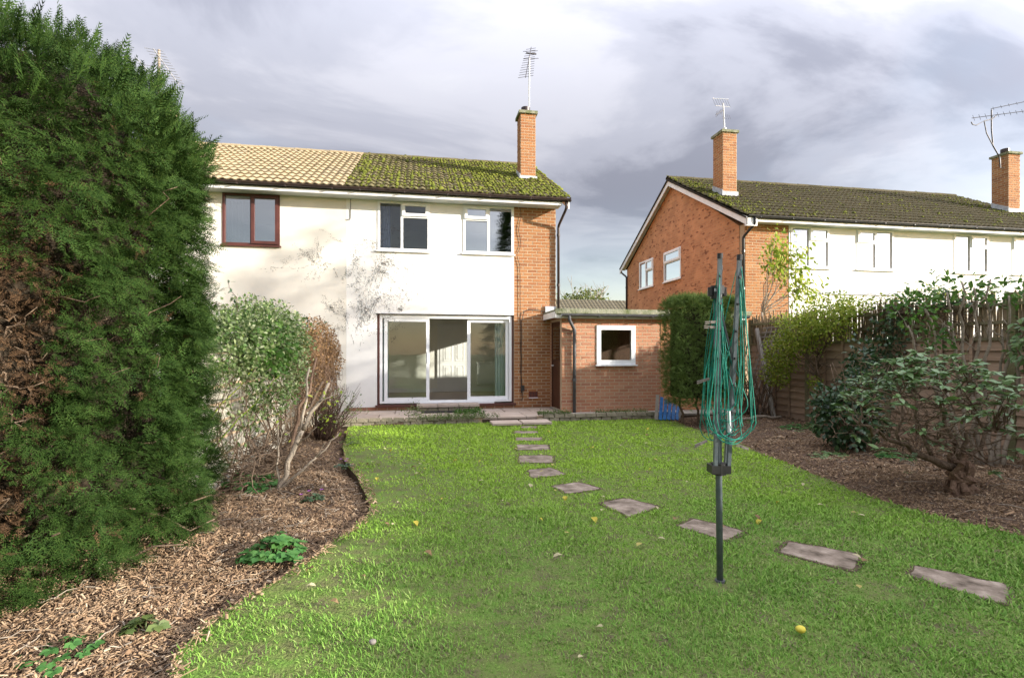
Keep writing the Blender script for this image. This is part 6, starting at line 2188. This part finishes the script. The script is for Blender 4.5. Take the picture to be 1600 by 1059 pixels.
# ---- tall conifer behind the camera, seen mirrored in the window ----------------------------------
bc = thing("garden_conifer", (5.2, -9.5, 0), "tall dark conifer mirrored in the bedroom window next to the brick pier", "conifer")
r = np.random.default_rng(99)
k = 3000
hh = r.random(k) ** .8
a = r.uniform(0, 6.28, k)
q = (1 - hh) * 2.2 * np.sqrt(r.uniform(.3, 1, k)) + .1
P = np.stack([6.2 + q * np.cos(a), -9.5 + q * np.sin(a), .5 + hh * 11.2], 1)
D = np.stack([np.cos(a), np.sin(a), np.full(k, -.15)], 1) + r.normal(0, .25, (k, 3))
V, F = scatter(*FROND_S, P, D, np.tile((0, 0, 1.), (k, 1)) + r.normal(0, .4, (k, 3)), r.uniform(.5, .9, k))
link("crown", np_mesh("crown", V, F, "conifer_green"), bc)["kind"] = "stuff"
MB().tube([(6.2, -9.5, -.2), (6.2, -9.5, 11)], [.22, .03], 8).build("trunk", "bark", bc)

# ---- twigs and leaf litter on the mulch ---------------------------------------------------------
for (nm, x0, x1, y0, y1, line, kx, lab, sd) in (("dry_twigs", -2.0, -.5, 2.1, 6.5, EL, 150, "thin dry twigs strewn over the mulch beside the conifer", 401), ("dry_twigs", 4.4, 7.2, 3.0, 8.5, ER, 130, "thin dry twigs strewn over the mulch below the fence", 402)):
    rnd = random.Random(sd)
    m = MB(); k = 0
    while k < kx:
        x, y = rnd.uniform(x0, x1), rnd.uniform(y0, y1)
        pt = np.array([(x, y)])
        if in_poly(pt, LAWN_POLY)[0]:
            continue
        z = float(bed_h(pt, line)[0]) + .018
        a = rnd.uniform(0, 6.28); l = rnd.uniform(.03, .13)
        p = twig((x - l * math.cos(a), y - l * math.sin(a), z), (x + l * math.cos(a), y + l * math.sin(a), z + rnd.uniform(-.005, .03)), 4, .08, rnd)
        m.tube(p, taper(rnd.uniform(.002, .0055), .0015, 5), 4)
        k += 1
    o = m.build(nm, "bark_pale"); o["kind"] = "stuff"
    tag(o, lab, "twigs")

# ---- trees in the gardens beyond the right-hand fence, out of the picture: one shades the cream wall, the rounder is added to shade lawn and bed ----
for (x, y, zc_, rx, ry, rz, nn, lab, sd) in ((14.0, 4.5, 6.1, 1.6, 1.2, 2.5, 2800, "slender garden tree beyond the fence whose dappled shade falls on the cream wall", 301),
                                             (14.0, 0.2, 4.7, 1.8, 3.1, 2.3, 3000, "unseen rounder tree added beyond the fence to shade the lawn and flower bed", 302)):
    tt = thing("shade_tree", (x, y, 0), lab, "tree")
    P, N = blob(nn, (x, y, zc_), (rx, ry, rz), sd, .2, .3)
    foliage("crown", tt, P, N, np.random.default_rng(sd).uniform(.10, .20, nn), "mid_green", LEAF6, seed=sd, wide=np.full(nn, 1.7))
    rnd = random.Random(sd)
    sp = [((x, y, -.2), (x, y, zc_ - rz * .6), .14, .10)]
    for k in range(26):
        s0 = Vector((x, y, zc_ - rz * rnd.uniform(.3, .9)))
        sp.append((s0, Vector((x + rnd.gauss(0, rx * .5), y + rnd.gauss(0, ry * .5), zc_ + rz * rnd.uniform(-.4, .9))), .05, .012))
    branches("trunk", tt, sp, "bark", 6, sd, .05)

# ---- fallen leaves and windfalls on the lawn ---------------------------------------------------------
lm = {}
rnd = random.Random(90)
for kk in range(4):
    T = np.array(LEAF6[0]) * np.array((1.7 + .3 * kk, 1, 1 + kk)); T[:, 2] += .02 * np.abs(T[:, 0]) * kk
    b = MB().add([tuple(t) for t in T], LEAF6[1])
    nm = "fallen_leaf"
    c = [(.42, .36, .12), (.50, .44, .26), (.26, .17, .09), (.55, .46, .08)][kk]
    mn = f"fallen_leaf_{kk}"
    pmat(mn, [tuple(q * .8 for q in c), c], 12, 4, .8, trans=.25)
    lm[kk] = b.mesh(nm, mn)
spots = []
while len(spots) < 90:
    y = rnd.uniform(2.2, 7.5) if len(spots) > 8 else rnd.uniform(7, 9.8)
    x = rnd.uniform(-.9, 4.4)
    if in_poly(np.array([(x, y)]), LAWN_POLY)[0] and not (1.4 < x < 2.2 and y < 3.3 and y > 2.7 and False):
        spots.append((x, y))
for i, (x, y) in enumerate(spots):
    kk = rnd.choice((0, 1, 1, 2, 3))
    o = link("fallen_leaf", lm[kk], None, Matrix.Translation((x, y, .034)) @ Matrix.Rotation(rnd.uniform(0, 6.28), 4, 'Z') @ Matrix.Rotation(rnd.uniform(-.5, .5), 4, 'X') @ Matrix.Scale(rnd.uniform(.030, .068), 4))
    names = ["yellow green", "pale straw coloured", "curled brown", "bright yellow"]
    tag(o, f"small {names[kk]} leaf fallen on the lawn", "leaf", f"{names[kk]} leaves scattered on the lawn")
for (x, y, s, lab) in ((2.90, 2.98, .055, "curled brown leaf lying on the tenth stepping stone"), (2.08, 3.99, .06, "dry brown leaf at the near edge of the ninth stepping stone"), (2.36, 3.78, .045, "brown leaf in the middle of the ninth stepping stone")):
    o = link("fallen_leaf", lm[2], None, Matrix.Translation((x, y, .032)) @ Matrix.Rotation(s * 90, 4, 'Z') @ Matrix.Rotation(.3, 4, 'X') @ Matrix.Scale(s, 4))
    tag(o, lab, "leaf")


def fruit(x, y, R, mat, label, sq=.85):
    m = MB()
    for j in range(7):
        t = math.pi * j / 6
        for i in range(12):
            u = 2 * math.pi * i / 12
            rr = R * math.sin(t) * (1 + .04 * math.sin(3 * u))
            m.v.append((x + rr * math.cos(u) * 1.15, y + rr * math.sin(u), .035 + R * sq * (math.cos(t) + .25 * math.exp(-(t * 2) ** 2) * -1)))
    for j in range(6):
        for i in range(12):
            a, b = j * 12 + i, j * 12 + (i + 1) % 12
            m.f.append((a, b, b + 12, a + 12))
    tag(m.build("windfall_fruit", mat, None, True), label, "fruit")


fruit(1.88, 2.30, .022, "fruit_yellow", "small round yellow fruit lying on the lawn")
fruit(-.22, 2.56, .016, "peg_wood", "tiny pale brown windfall on the lawn by the conifer bed")
